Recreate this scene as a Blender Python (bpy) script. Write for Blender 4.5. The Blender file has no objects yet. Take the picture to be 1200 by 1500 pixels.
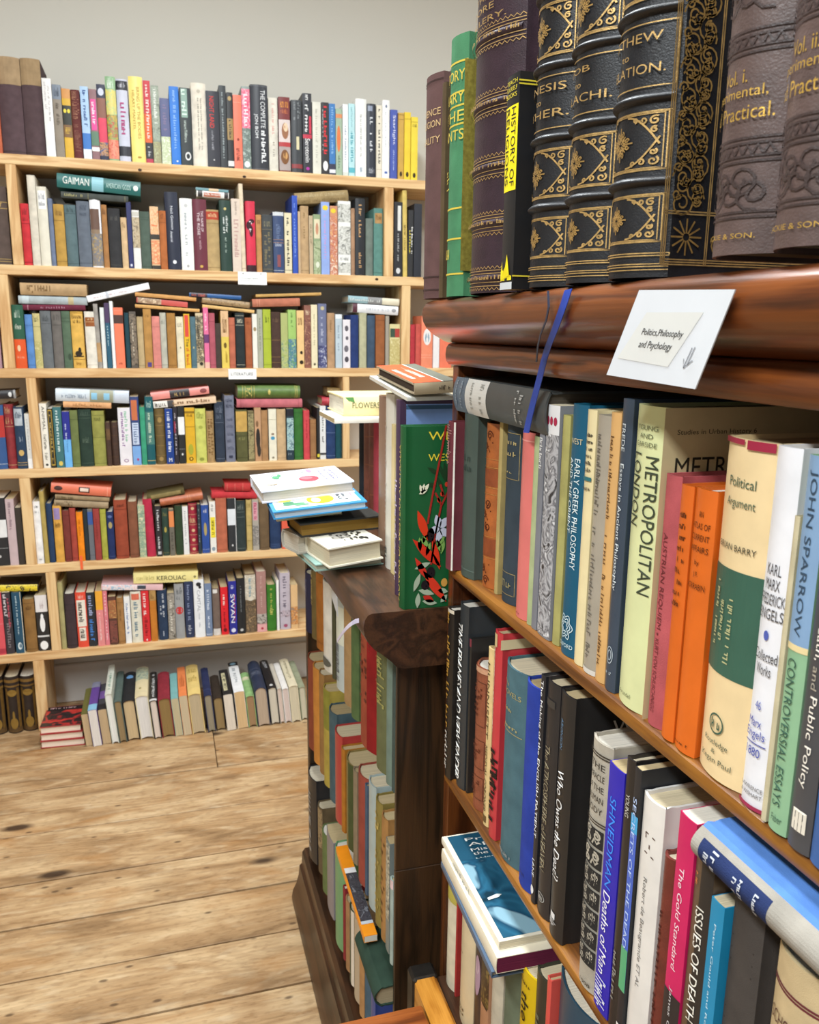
import bpy, math, random
from mathutils import Matrix, Vector
random.seed(7)
SC = bpy.context.scene
COL = SC.collection

# ---------------------------------------------------------------- camera
F_PX, YAW, PITCH, ROLL, CAM_Z = 1220.0, math.radians(16.65), math.radians(12.3), math.radians(-0.70), 1.38
CAM = Vector((0.0, 0.0, CAM_Z))
fw = Vector((math.sin(YAW) * math.cos(PITCH), math.cos(YAW) * math.cos(PITCH), -math.sin(PITCH)))
r0 = Vector((math.cos(YAW), -math.sin(YAW), 0.0))
d0 = fw.cross(r0)
RIGHT = r0 * math.cos(ROLL) + d0 * math.sin(ROLL)
DOWN = d0 * math.cos(ROLL) - r0 * math.sin(ROLL)
cam = bpy.data.objects.new('camera', bpy.data.cameras.new('camera'))
COL.objects.link(cam)
cam.data.sensor_fit = 'HORIZONTAL'
cam.data.sensor_width = 36.0
cam.data.lens = 36.0 * F_PX / 1200.0
cam.data.clip_start = 0.02
cam.matrix_world = Matrix(((RIGHT.x, -DOWN.x, -fw.x, 0), (RIGHT.y, -DOWN.y, -fw.y, 0), (RIGHT.z, -DOWN.z, -fw.z, CAM_Z), (0, 0, 0, 1)))
SC.camera = cam
cam.data.dof.use_dof = True
cam.data.dof.focus_distance = 0.8
cam.data.dof.aperture_fstop = 22.0

# ---------------------------------------------------------------- light
w = bpy.data.worlds.new('world'); SC.world = w; w.use_nodes = True
w.node_tree.nodes['Background'].inputs[0].default_value = (0.94, 0.98, 1.0, 1)
w.node_tree.nodes['Background'].inputs[1].default_value = 0.36
def area(name, loc, size, power, rot=(0, 0, 0), col=(0.91, 0.97, 1.0)):
    l = bpy.data.lights.new(name, 'AREA'); l.shape = 'RECTANGLE'; l.size, l.size_y = size; l.energy = power; l.color = col
    o = bpy.data.objects.new(name, l); o.location = loc; o.rotation_euler = rot; COL.objects.link(o); return o
area('ceiling_lamp', (0.1, 1.15, 2.86), (0.3, 1.6), 47)
area('ceiling_lamp', (-1.0, -0.4, 2.8), (0.3, 1.6), 62)
area('ceiling_lamp', (1.7, 1.0, 2.86), (0.3, 1.6), 30)
SC.view_settings.view_transform = 'Standard'
SC.view_settings.look = 'None'
SC.view_settings.gamma = 1.0
SC.view_settings.use_curve_mapping = False
SC.view_settings.exposure = 0.48

# ---------------------------------------------------------------- measuring: photo sight lines met with real planes
def ray(x, y):
    return RIGHT * ((x - 600) / F_PX) + DOWN * ((y - 750) / F_PX) + fw
def hit(axis, val, x, y):
    d = ray(x, y); return CAM + d * ((val - CAM[axis]) / d[axis])
def solve_x(px, axis, P):
    """coordinate on `axis` at which a point with the other two coordinates of P lies on the sight column px"""
    n = RIGHT * F_PX + fw * (600 - px); P = Vector(P); P[axis] = 0
    return -n.dot(P - CAM) / n[axis]
def solve_y(py, axis, P):
    n = DOWN * F_PX + fw * (750 - py); P = Vector(P); P[axis] = 0
    return -n.dot(P - CAM) / n[axis]

# ---------------------------------------------------------------- materials
def lin(h):
    h = h.lstrip('#'); out = []
    for i in (0, 2, 4):
        c = int(h[i:i + 2], 16) / 255.0
        out.append(c / 12.92 if c <= 0.04045 else ((c + 0.055) / 1.055) ** 2.4)
    return (*out, 1.0)
MATS = {}
def new_mat(name):
    m = bpy.data.materials.new(name); m.use_nodes = True
    return m, m.node_tree.nodes, m.node_tree.links, m.node_tree.nodes['Principled BSDF']
def noise_bump(N, L, B, src, scale, strength, dist=0.001, detail=3.0, map_scale=None):
    nz = N.new('ShaderNodeTexNoise'); nz.inputs['Scale'].default_value = scale; nz.inputs['Detail'].default_value = detail
    if map_scale:
        mp = N.new('ShaderNodeMapping'); mp.inputs['Scale'].default_value = map_scale
        L.new(src, mp.inputs[0]); L.new(mp.outputs[0], nz.inputs['Vector'])
    else:
        L.new(src, nz.inputs['Vector'])
    bp = N.new('ShaderNodeBump'); bp.inputs['Strength'].default_value = strength; bp.inputs['Distance'].default_value = dist
    L.new(nz.outputs[0], bp.inputs['Height']); L.new(bp.outputs[0], B.inputs['Normal'])
    return nz
def surface(key, rough, spec=0.5, var=0.2, vscale=60, bump=0.15, bscale=900, metal=0.0, coat=0.0):
    """book surface: takes the colour of the object, mottled a little by wear"""
    if key in MATS: return MATS[key]
    m, N, L, B = new_mat(key)
    oi = N.new('ShaderNodeObjectInfo'); tc = N.new('ShaderNodeTexCoord')
    nz = N.new('ShaderNodeTexNoise'); nz.inputs['Scale'].default_value = vscale; nz.inputs['Detail'].default_value = 4
    add = N.new('ShaderNodeVectorMath'); add.operation = 'ADD'
    L.new(tc.outputs['Object'], add.inputs[0]); L.new(oi.outputs['Random'], add.inputs[1])
    L.new(add.outputs[0], nz.inputs['Vector'])
    mr = N.new('ShaderNodeMapRange'); mr.inputs[1].default_value = 0.3; mr.inputs[2].default_value = 0.7
    mr.inputs[3].default_value = 1 - var; mr.inputs[4].default_value = 1 + var * 0.7
    L.new(nz.outputs[0], mr.inputs[0])
    mx = N.new('ShaderNodeVectorMath'); mx.operation = 'SCALE'
    L.new(oi.outputs['Color'], mx.inputs[0]); L.new(mr.outputs[0], mx.inputs['Scale'])
    L.new(mx.outputs[0], B.inputs['Base Color'])
    B.inputs['Roughness'].default_value = rough; B.inputs['Specular IOR Level'].default_value = spec
    B.inputs['Metallic'].default_value = metal; B.inputs['Coat Weight'].default_value = coat; B.inputs['Coat Roughness'].default_value = 0.15
    if bump: noise_bump(N, L, B, tc.outputs['Object'], bscale, bump, 0.0006)
    MATS[key] = m; return m
M_CLOTH = surface('book_cloth', 0.85, 0.25, 0.16, 45, 0.5, 1500)
M_JACKET = surface('dust_jacket', 0.38, 0.4, 0.07, 40, 0.04, 200)
M_PAPERBACK = surface('paperback_card', 0.45, 0.4, 0.07, 40, 0.03, 200)
M_LEATHER = surface('book_leather', 0.42, 0.5, 0.22, 70, 0.45, 700)
M_PRINT = surface('printed_ink', 0.55, 0.3, 0.05, 50, 0.0)
M_GILT = surface('gilt_tooling', 0.38, 0.5, 0.3, 220, 0.3, 900, metal=0.55)
M_PLAIN = surface('plain_paper', 0.7, 0.2, 0.03, 20, 0.05, 300)
M_GLOSS = surface('gloss_plastic', 0.25, 0.5, 0.04, 20, 0.0)
M_METAL = surface('dark_metal', 0.45, 0.5, 0.25, 60, 0.2, 300, metal=0.8)
M_RIBBON = surface('satin_ribbon', 0.4, 0.5, 0.08, 100, 0.3, 2500)
def pages_mat():
    m, N, L, B = new_mat('page_edges')
    oi = N.new('ShaderNodeObjectInfo'); tc = N.new('ShaderNodeTexCoord')
    mp = N.new('ShaderNodeMapping'); mp.inputs['Scale'].default_value = (1800, 12, 12); L.new(tc.outputs['Object'], mp.inputs[0])
    nz = N.new('ShaderNodeTexNoise'); nz.inputs['Scale'].default_value = 1; nz.inputs['Detail'].default_value = 3; L.new(mp.outputs[0], nz.inputs['Vector'])
    mr = N.new('ShaderNodeMapRange'); mr.inputs[1].default_value = 0.3; mr.inputs[2].default_value = 0.7; mr.inputs[3].default_value = 0.72; mr.inputs[4].default_value = 1.08
    L.new(nz.outputs[0], mr.inputs[0])
    mx = N.new('ShaderNodeVectorMath'); mx.operation = 'SCALE'
    L.new(oi.outputs['Color'], mx.inputs[0]); L.new(mr.outputs[0], mx.inputs['Scale']); L.new(mx.outputs[0], B.inputs['Base Color'])
    B.inputs['Roughness'].default_value = 0.9; B.inputs['Specular IOR Level'].default_value = 0.15
    bp = N.new('ShaderNodeBump'); bp.inputs['Strength'].default_value = 0.4; bp.inputs['Distance'].default_value = 0.0005
    L.new(nz.outputs[0], bp.inputs['Height']); L.new(bp.outputs[0], B.inputs['Normal'])
    return m
M_PAGES = pages_mat()
def picture(*cols, scale=90.0, rough=0.4):
    """printed picture: a mottled print in the given colours"""
    key = 'picture_' + '_'.join(cols) + '_%d' % scale
    if key in MATS: return MATS[key]
    m, N, L, B = new_mat('printed_picture')
    tc = N.new('ShaderNodeTexCoord'); oi = N.new('ShaderNodeObjectInfo')
    add = N.new('ShaderNodeVectorMath'); add.operation = 'ADD'; L.new(tc.outputs['Object'], add.inputs[0]); L.new(oi.outputs['Random'], add.inputs[1])
    nz = N.new('ShaderNodeTexNoise'); nz.inputs['Scale'].default_value = scale; nz.inputs['Detail'].default_value = 2.5; nz.inputs['Distortion'].default_value = 1.2
    L.new(add.outputs[0], nz.inputs['Vector'])
    cr = N.new('ShaderNodeValToRGB'); L.new(nz.outputs[0], cr.inputs[0])
    n = len(cols); e = cr.color_ramp.elements
    while len(e) < n: e.new(0.5)
    for i, c in enumerate(cols):
        e[i].position = 0.34 + 0.32 * i / max(1, n - 1); e[i].color = lin(c)
    L.new(cr.outputs[0], B.inputs['Base Color']); B.inputs['Roughness'].default_value = rough
    MATS[key] = m; return m
def wood(key, c1, c2, c3, axis, rough=0.5, grain=1.0, coat=0.0, fine=1.0, spec=0.4, dark=0.35):
    """sawn wood with its grain along one axis, growth figure and pores"""
    if key in MATS: return MATS[key]
    m, N, L, B = new_mat(key)
    tc = N.new('ShaderNodeTexCoord')
    mp = N.new('ShaderNodeMapping'); s = [9.0, 9.0, 9.0]; s[axis] = 0.9; mp.inputs['Scale'].default_value = [v * grain for v in s]
    L.new(tc.outputs['Object'], mp.inputs[0])
    n1 = N.new('ShaderNodeTexNoise'); n1.inputs['Scale'].default_value = 2.2; n1.inputs['Detail'].default_value = 5; n1.inputs['Distortion'].default_value = 0.6
    L.new(mp.outputs[0], n1.inputs['Vector'])
    mp2 = N.new('ShaderNodeMapping'); s = [420.0, 420.0, 420.0]; s[axis] = 9.0; mp2.inputs['Scale'].default_value = [v * fine for v in s]
    L.new(tc.outputs['Object'], mp2.inputs[0])
    n2 = N.new('ShaderNodeTexNoise'); n2.inputs['Scale'].default_value = 1.0; n2.inputs['Detail'].default_value = 3
    L.new(mp2.outputs[0], n2.inputs['Vector'])
    wv = N.new('ShaderNodeMath'); wv.operation = 'MULTIPLY'; wv.inputs[1].default_value = 26.0; L.new(n1.outputs[0], wv.inputs[0])
    sn = N.new('ShaderNodeMath'); sn.operation = 'SINE'; L.new(wv.outputs[0], sn.inputs[0])
    mr = N.new('ShaderNodeMapRange'); mr.inputs[1].default_value = -1; L.new(sn.outputs[0], mr.inputs[0])
    ad = N.new('ShaderNodeMath'); ad.operation = 'MULTIPLY_ADD'; ad.inputs[1].default_value = 0.55
    L.new(mr.outputs[0], ad.inputs[0])
    hf = N.new('ShaderNodeMath'); hf.operation = 'MULTIPLY'; hf.inputs[1].default_value = 0.5; L.new(n2.outputs[0], hf.inputs[0]); L.new(hf.outputs[0], ad.inputs[2])
    cr = N.new('ShaderNodeValToRGB'); e = cr.color_ramp.elements; e.new(0.5)
    e[0].position, e[1].position, e[2].position = 0.15, 0.45, 0.85
    e[0].color, e[1].color, e[2].color = lin(c3), lin(c2), lin(c1)
    L.new(ad.outputs[0], cr.inputs[0])
    L.new(cr.outputs[0], B.inputs['Base Color'])
    B.inputs['Roughness'].default_value = rough; B.inputs['Specular IOR Level'].default_value = spec
    B.inputs['Coat Weight'].default_value = coat; B.inputs['Coat Roughness'].default_value = 0.18
    bp = N.new('ShaderNodeBump'); bp.inputs['Strength'].default_value = 0.18; bp.inputs['Distance'].default_value = 0.0015
    L.new(n2.outputs[0], bp.inputs['Height']); L.new(bp.outputs[0], B.inputs['Normal'])
    MATS[key] = m; return m
PINE_X = wood('pine_along_x', 'e6c592', 'dab381', 'c49661', 0, 0.55)
PINE_Z = wood('pine_along_z', 'e6c592', 'd8b07c', 'c2935e', 2, 0.55)
PINE_Y = wood('pine_along_y', 'e6c592', 'dab381', 'c49661', 1, 0.55)
OAK_Y = wood('red_oak_along_y', '78401a', '5a2c11', '3a1b09', 1, 0.3, 1.2, 0.35)
OAK_Z = wood('red_oak_along_z', '6a3a18', '502810', '351909', 2, 0.35, 1.2, 0.25)
OAKS_Y = wood('brown_oak_shelf', '94601f', '754618', '4c2a0e', 1, 0.4, 1.3, 0.2)
DARK_Y = wood('dark_oak_along_y', '4c301d', '3a2416', '28190e', 1, 0.4, 1.2, 0.15)
DARK_Z = wood('dark_oak_along_z', '432c18', '322112', '22170b', 2, 0.45, 1.3, 0.1)
DARK_X = wood('dark_oak_along_x', '3c2716', '2e1d11', '20140a', 0, 0.45, 1.3, 0.1)

# ---------------------------------------------------------------- mesh helpers
class MB:
    def __init__(s): s.v = []; s.f = []
    def add(s, vs, fs):
        o = len(s.v); s.v += [tuple(p) for p in vs]; s.f += [tuple(i + o for i in f) for f in fs]; return s
    def box(s, a, b, bev=0.0):
        (x0, y0, z0), (x1, y1, z1) = a, b
        if not bev:
            return s.add([(x, y, z) for z in (z0, z1) for (x, y) in ((x0, y0), (x1, y0), (x1, y1), (x0, y1))],
                         [(3, 2, 1, 0), (4, 5, 6, 7), (0, 1, 5, 4), (1, 2, 6, 5), (2, 3, 7, 6), (3, 0, 4, 7)])
        e = bev; vs = []
        for z, i in ((z0, e), (z0 + e, 0), (z1 - e, 0), (z1, e)):
            X0, X1, Y0, Y1 = x0 + i, x1 - i, y0 + i, y1 - i
            q = 0 if i else e
            if i: vs += [(X0, Y0, z), (X0, Y0, z), (X1, Y0, z), (X1, Y0, z), (X1, Y1, z), (X1, Y1, z), (X0, Y1, z), (X0, Y1, z)]
            else: vs += [(X0, Y0 + q, z), (X0 + q, Y0, z), (X1 - q, Y0, z), (X1, Y0 + q, z), (X1, Y1 - q, z), (X1 - q, Y1, z), (X0 + q, Y1, z), (X0, Y1 - q, z)]
        fs = []
        for k in range(3):
            for i in range(8):
                j = (i + 1) % 8; f = [k * 8 + i, k * 8 + j, k * 8 + 8 + j, k * 8 + 8 + i]
                fs.append(tuple(f))
        fs += [(6, 4, 2, 0), (24, 26, 28, 30)]
        return s.add(vs, fs)
    def prism(s, poly, axis, a, b):
        """polygon given in the two other axes (cyclic order), extruded along axis"""
        n = len(poly); o = []
        for t in (a, b):
            for (p, q) in poly:
                c = [0, 0, 0]; c[axis] = t; c[(axis + 1) % 3] = p; c[(axis + 2) % 3] = q; o.append(c)
        fs = [tuple(reversed(range(n))), tuple(range(n, 2 * n))] + [(i, (i + 1) % n, n + (i + 1) % n, n + i) for i in range(n)]
        return s.add(o, fs)
    def build(s, name, mat, parent=None, color=None, smooth=None, matrix=None):
        me = bpy.data.meshes.new(name); me.from_pydata(s.v, [], s.f)
        me.validate(); me.update()
        if smooth is not None:
            for p in me.polygons: p.use_smooth = True
            me.set_sharp_from_angle(angle=math.radians(smooth))
        me.materials.append(mat)
        o = bpy.data.objects.new(name, me); COL.objects.link(o)
        if parent is not None: o.parent = parent
        if matrix is not None: o.matrix_world = matrix
        if color: o.color = lin(color)
        return o
def fix_normals(o):
    import bmesh
    bm = bmesh.new(); bm.from_mesh(o.data); bmesh.ops.remove_doubles(bm, verts=bm.verts, dist=1e-6)
    bmesh.ops.recalc_face_normals(bm, faces=bm.faces); bm.to_mesh(o.data); bm.free(); return o
def empty(name, label, cat, group=None, loc=(0, 0, 0), matrix=None):
    o = bpy.data.objects.new(name, None); COL.objects.link(o); o.empty_display_size = 0.05
    if matrix is not None: o.matrix_world = matrix
    else: o.location = loc
    return tag(o, label, cat, group)
LABELS = {}
def tag(o, label, cat, group=None):
    o['label'] = label; o['category'] = cat
    if group: o['group'] = group
    LABELS.setdefault(label, []).append(o)
    return o
def struct(o): o['kind'] = 'structure'; return o

# ---------------------------------------------------------------- lettering
GLYPHS = {}
def glyphs(text):
    if text in GLYPHS: return GLYPHS[text]
    cu = bpy.data.curves.new('lettering', 'FONT'); cu.body = text; cu.resolution_u = 3; cu.offset = 0.0
    o = bpy.data.objects.new('lettering', cu); COL.objects.link(o)
    bpy.context.view_layer.update()
    me = o.evaluated_get(bpy.context.evaluated_depsgraph_get()).to_mesh()
    vs = [(v.co.x, v.co.y) for v in me.vertices]; fs = [tuple(p.vertices) for p in me.polygons]
    x0, x1 = min(v[0] for v in vs), max(v[0] for v in vs); y0, y1 = min(v[1] for v in vs), max(v[1] for v in vs)
    vs = [((x - x0) / (x1 - x0), (y - y0) / (y1 - y0)) for x, y in vs]
    bpy.data.objects.remove(o); bpy.data.curves.remove(cu)
    GLYPHS[text] = (vs, fs); return vs, fs
def scribble(n, rnd):
    """worn lettering too small to read: n upright strokes, some joined"""
    vs, fs = [], []
    def q(x0, x1, y0, y1):
        o = len(vs); vs.extend([(x0, y0), (x1, y0), (x1, y1), (x0, y1)]); fs.append((o, o + 1, o + 2, o + 3))
    p = 1.0 / n; i = 0
    while i < n:
        if rnd.random() < 0.14: i += 1; continue
        x = i * p; h = rnd.choice((0.72, 0.72, 1.0)); lo = rnd.choice((0, 0, 0, 0.0))
        q(x, x + p * 0.34, lo, h)
        if rnd.random() < 0.6:
            y = rnd.choice((0.0, 0.3, h - 0.2)); q(x + p * 0.34, x + p * 0.85, y, y + 0.18)
        if rnd.random() < 0.35: q(x + p * 0.62, x + p * 0.9, lo, h * 0.8)
        i += 1
    return vs, fs

# ---------------------------------------------------------------- books
KIND = {  # cover material, spine rounding / thickness, board thickness, page inset, groove
    'c': (M_CLOTH, 0.16, 0.0024, 0.003, 1), 'h': (M_JACKET, 0.13, 0.0022, 0.003, 1),
    'p': (M_PAPERBACK, 0.05, 0.0008, 0.0, 0), 'l': (M_LEATHER, 0.30, 0.0026, 0.003, 1),
    'q': (M_LEATHER, 0.46, 0.0028, 0.003, 1), 'f': (M_JACKET, 0.03, 0.0024, 0.003, 1)}
PAGE_COLS = ['e2d8c2', 'd8c9a8', 'cdb98f', 'e8e2d4', 'dccfb2', 'c8b48c']
class Book:
    """local axes: x across the spine, y into the book, z along the spine; the spine faces -y"""
    def __init__(s, M, T, H, D, col, kind, label, group, pages=None, name=None, fine=False, cat='book', roundness=None):
        mat, rr, t, ins, gr = KIND[kind]
        s.T, s.H, s.D = T, H, D; s.rnd = random.Random(label); s.mat = mat
        if roundness is not None: rr = roundness
        t = min(t, T * 0.16); s.t = t
        s.r = min(rr * T, 0.022); s.n = 12 if fine else 6; s.layer = 0
        name = name or {'c': 'cloth_hardback', 'h': 'jacketed_hardback', 'f': 'picture_hardback', 'p': 'paperback', 'l': 'leather_volume', 'q': 'leather_volume'}[kind]
        s.root = empty(name, label, cat, group, matrix=M)
        m = MB(); O, I = [(0, D)], [(t, D)]
        if gr and T > 0.012 and D > 0.05:
            for w_, v_ in ((s.r + 0.010, 0.0), (s.r + 0.0055, 0.0012), (s.r + 0.001, 0.0)): O.append((v_, w_)); I.append((t + v_ * 0.5, w_))
        for k in range(s.n + 1):
            v = T * k / s.n; w_ = s.w(v); O.append((v, w_)); I.append((min(max(v, t), T - t), w_ + t))
        if gr and T > 0.012 and D > 0.05:
            for w_, v_ in ((s.r + 0.001, 0.0), (s.r + 0.0055, 0.0012), (s.r + 0.010, 0.0)): O.append((T - v_, w_)); I.append((T - t - v_ * 0.5, w_))
        O.append((T, D)); I.append((T - t, D)); k = len(O)
        vs = [(a, b, z) for z in (0, H) for (a, b) in O + I]
        fs = []; n2 = 2 * k
        for i in range(k - 1):
            fs.append((i, i + 1, n2 + i + 1, n2 + i))
            fs.append((k + i + 1, k + i, n2 + k + i, n2 + k + i + 1))
            fs.append((i + 1, i, k + i, k + i + 1)); fs.append((n2 + i, n2 + i + 1, n2 + k + i + 1, n2 + k + i))
        fs.append((0, n2, n2 + k, k)); fs.append((k - 1, k + k - 1, n2 + 2 * k - 1, n2 + k - 1))
        m.add(vs, fs)
        s.cover = m.build('cover', mat, s.root, col, smooth=40)
        pc = pages or s.rnd.choice(PAGE_COLS if kind in 'hf' else PAGE_COLS[1:] + ['b8a47c'])
        p = MB(); P = [(t, D - ins)]
        for i in range(5):
            v = t + (T - 2 * t) * i / 4; P.append((v, s.w(v) + t + 0.0004))
        P.append((T - t, D - ins)); mid = (T / 2, D - ins - min(0.004, s.r)) if ins else (T / 2, D - 0.0003)
        P.append(mid)
        p.prism([(a, b) for a, b in P], 2, ins, H - ins)
        s.pages = p.build('pages', M_PAGES, s.root, pc)
    def w(s, v): return s.r * (2 * v / s.T - 1) ** 2
    def pt(s, surf, a, b, off):
        if surf == 'S':
            v = a * s.T; sl = s.r * 4 * (2 * v / s.T - 1) / s.T; n = math.hypot(1, sl)
            return (v + off * sl / n, s.w(v) - off / n, b * s.H)
        if surf == 'F': return (s.T + off, a * s.D, b * s.H)
        if surf == 'L': return (-off, (1 - a) * s.D, b * s.H)
    def sheet(s, name, mat, col, pts, fs, surf='S', parent=None, extra=0.0):
        s.layer += 1; off = 0.0002 + 0.00012 * min(s.layer, 9) + extra
        m = MB(); m.add([s.pt(surf, a, b, off) for a, b in pts], fs)
        o = m.build(name, mat, parent or s.cover, col)
        if 'ornament' in name or 'tooling' in name or 'emblem' in name or 'motif' in name or name in ('worn_lettering', 'ruled_line', 'printed_stem'): o['kind'] = 'stuff'
        return o
    def band(s, b0, b1, col, a0=0.0, a1=1.0, surf='S', mat=None, name='spine_band'):
        n = s.n if surf == 'S' else 1; pts = []
        for k in range(n + 1):
            a = a0 + (a1 - a0) * k / n; pts += [(a, b0), (a, b1)]
        return s.sheet(name, mat or s.mat, col, pts, [(2 * k, 2 * k + 2, 2 * k + 3, 2 * k + 1) for k in range(n)], surf)
    def glyph_sheet(s, vs, fs, b0, b1, col, mode, a0, a1, surf, mat, name):
        if mode == 'd': pts = [(a0 + (a1 - a0) * y, b1 - (b1 - b0) * x) for x, y in vs]
        elif mode == 'u': pts = [(a1 - (a1 - a0) * y, b0 + (b1 - b0) * x) for x, y in vs]
        elif mode == 'r': pts = [(a1 - (a1 - a0) * x, b1 - (b1 - b0) * y) for x, y in vs]
        else: pts = [(a0 + (a1 - a0) * x, b0 + (b1 - b0) * y) for x, y in vs]
        return s.sheet(name, mat, col, pts, fs, surf, extra=s.glyph_lift(a1 - a0, surf, mode))
    def glyph_lift(s, da, surf, mode):
        return 0.0 if surf != 'S' else min(s.r * (da if mode in 'du' else da * 0.35) ** 2, 0.0012)
    def text(s, txt, b0, b1, col, mode='d', a0=0.25, a1=0.75, surf='S', mat=None):
        return s.glyph_sheet(*glyphs(txt), b0, b1, col, mode, a0, a1, surf, mat or M_PRINT, 'lettering')
    def marks(s, n, b0, b1, col, mode='d', a0=0.3, a1=0.7, surf='S', mat=None):
        return s.glyph_sheet(*scribble(n, s.rnd), b0, b1, col, mode, a0, a1, surf, mat or M_PRINT, 'worn_lettering')
    def ell(s, b, a, rb, ra, col, surf='S', mat=None, name='printed_motif', n=14):
        pts = [(a, b)] + [(a + ra * math.cos(6.2832 * i / n), b + rb * math.sin(6.2832 * i / n)) for i in range(n)]
        return s.sheet(name, mat or M_PRINT, col, pts, [(0, i + 1, (i + 1) % n + 1) for i in range(n)], surf, extra=s.glyph_lift(ra, surf, 'd'))
    def poly(s, pts, col, surf='S', mat=None, name='printed_motif'):
        return s.sheet(name, mat or M_PRINT, col, pts, [tuple(range(len(pts)))], surf)
    def strokes(s, lines, width, col, surf='S', mat=None, name='gilt_ornament'):
        """ribbons along polylines; points in (a, b) fractions, width in metres"""
        pts, fs = [], []; W = s.T if surf == 'S' else s.D
        for ln in lines:
            o = len(pts); q = [Vector((a * W, b * s.H)) for a, b in ln]
            for i, p in enumerate(q):
                d = q[min(i + 1, len(q) - 1)] - q[max(i - 1, 0)]
                nn = Vector((-d.y, d.x)); nn = nn.normalized() * width / 2 if nn.length else Vector((0, 0))
                for sg in (1, -1):
                    r_ = p + nn * sg; pts.append((r_.x / W, r_.y / s.H))
            for i in range(len(q) - 1): fs.append((o + 2 * i, o + 2 * i + 1, o + 2 * i + 3, o + 2 * i + 2))
        return s.sheet(name, mat or M_GILT, col, pts, fs, surf)
    def raised(s, b, half, h, col=None, name='raised_band'):
        m = MB(); nv, nu = 14, 6
        vs = [s.pt('S', 0.03 + 0.94 * i / nv, b + half * (2 * j / nu - 1), h * math.sin(math.pi * j / nu) - 0.0001) for j in range(nu + 1) for i in range(nv + 1)]
        m.add(vs, [(j * (nv + 1) + i, j * (nv + 1) + i + 1, (j + 1) * (nv + 1) + i + 1, (j + 1) * (nv + 1) + i) for j in range(nu) for i in range(nv)])
        return m.build(name, s.mat, s.cover, col, smooth=60)
    def spec(s, txt):
        for it in txt.split(';'):
            k = it.split()
            if not k: continue
            c, k = k[0], k[1:]; surf = 'S'
            if len(c) > 1: surf, c = c[0], c[1]
            f = lambda i: float(k[i])
            if c == 'b': s.band(f(0), f(1), k[2], *(map(float, k[3:5])), surf=surf)
            elif c == 'x': s.band(f(0), f(1), None, surf=surf, mat=picture(*k[2:]), name='printed_picture')
            elif c == 'l':
                for u in k[1:]: s.band(float(u) - 0.0035, float(u) + 0.0035, k[0], name='ruled_line', mat=M_PRINT, surf=surf)
            elif c == 't': s.text(' '.join(k[6:]), f(0), f(1), k[2], k[3], f(4), f(5), surf)
            elif c == 'm': s.marks(int(k[0]), f(1), f(2), k[3], k[4] if len(k) > 4 else 'd', *(map(float, k[5:7])), surf=surf)
            elif c == 'e': s.ell(f(0), f(1), f(2), f(3), k[4], surf)
        return s
def frame(v, w_, u, o):
    v, w_, u, o = map(Vector, (v, w_, u, o))
    return Matrix(((v.x, w_.x, u.x, o.x), (v.y, w_.y, u.y, o.y), (v.z, w_.z, u.z, o.z), (0, 0, 0, 1)))
def short(d):
    w_ = d.split(' with ')[0].split(' under ')[0].split(' lettered ')[0].split()
    return ' '.join(w_)
def nominal_depth(H, kind): return min(0.205, max(0.105, H * (0.62 if kind == 'p' else 0.66)))

def parse(line):
    h, _, sp = line.partition('|'); k = h.split(None, 5)
    kd = k[4].split('/')
    return float(k[0]), float(k[1]), float(k[2]), k[3], kd[0], float(kd[1]) if len(kd) > 1 else 0.0, k[5].strip(), sp
SEEN = set()
def uniq(lbl):
    if lbl in SEEN: print('DUP LABEL', lbl)
    if not 4 <= len(lbl.split()) <= 16: print('LABEL LENGTH', len(lbl.split()), lbl)
    SEEN.add(lbl); return lbl
def back_row(block, org, sc, z, where, group, prev=None, gap=0.0006):
    """books upright on a pine shelf: each line gives left and right foot and top of the spine as sighted, then colour, binding, look"""
    for line in block.strip().splitlines():
        x0, x1, yt, col, kind, lean, desc, sp = parse(line)
        Y = Y_BACK + 0.006 + random.random() * 0.008
        a = solve_x(org[0] + x0 * sc, 0, (0, Y, z)); b = solve_x(org[0] + x1 * sc, 0, (0, Y, z))
        Hh = solve_y(org[1] + yt * sc, 2, ((a + b) / 2, Y, 0)) - z
        th = math.radians(lean); ca, sa = math.cos(th), math.sin(th)
        T = (b - a) - gap; Hh = Hh / ca
        lbl = uniq(desc + ', ' + where + (', right of ' + prev if prev else ''))
        B = Book(frame((ca, 0, sa), (0, 1, 0), (-sa, 0, ca), (a, Y, z + 0.0004)), T, Hh, nominal_depth(Hh, kind), col, kind, lbl, group)
        B.spec(sp); prev = short(desc)
def back_flat(block, org, sc, where, group):
    """books lying on the row: lower left and lower right end of the spine and its thickness as sighted"""
    for line in block.strip().splitlines():
        h, _, sp = line.partition('|'); k = h.split(None, 7)
        xl, yl, xr, yr, th = map(float, k[:5]); col, kind, desc = k[5], k[6], k[7].strip()
        Y = Y_BACK + 0.008 + random.random() * 0.01
        A = hit(1, Y, org[0] + xl * sc, org[1] + yl * sc); Bp = hit(1, Y, org[0] + xr * sc, org[1] + yr * sc)
        u = (A - Bp); L = u.length; u.normalize(); v = Vector((0, 1, 0)).cross(u)
        T = 0.94 * th * sc / F_PX * (A - CAM).dot(fw)
        Book(frame(v, (0, 1, 0), u, Bp), T, L, min(nominal_depth(L, kind), 0.15), col, kind, uniq(desc + ', ' + where), group).spec(sp)
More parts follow.
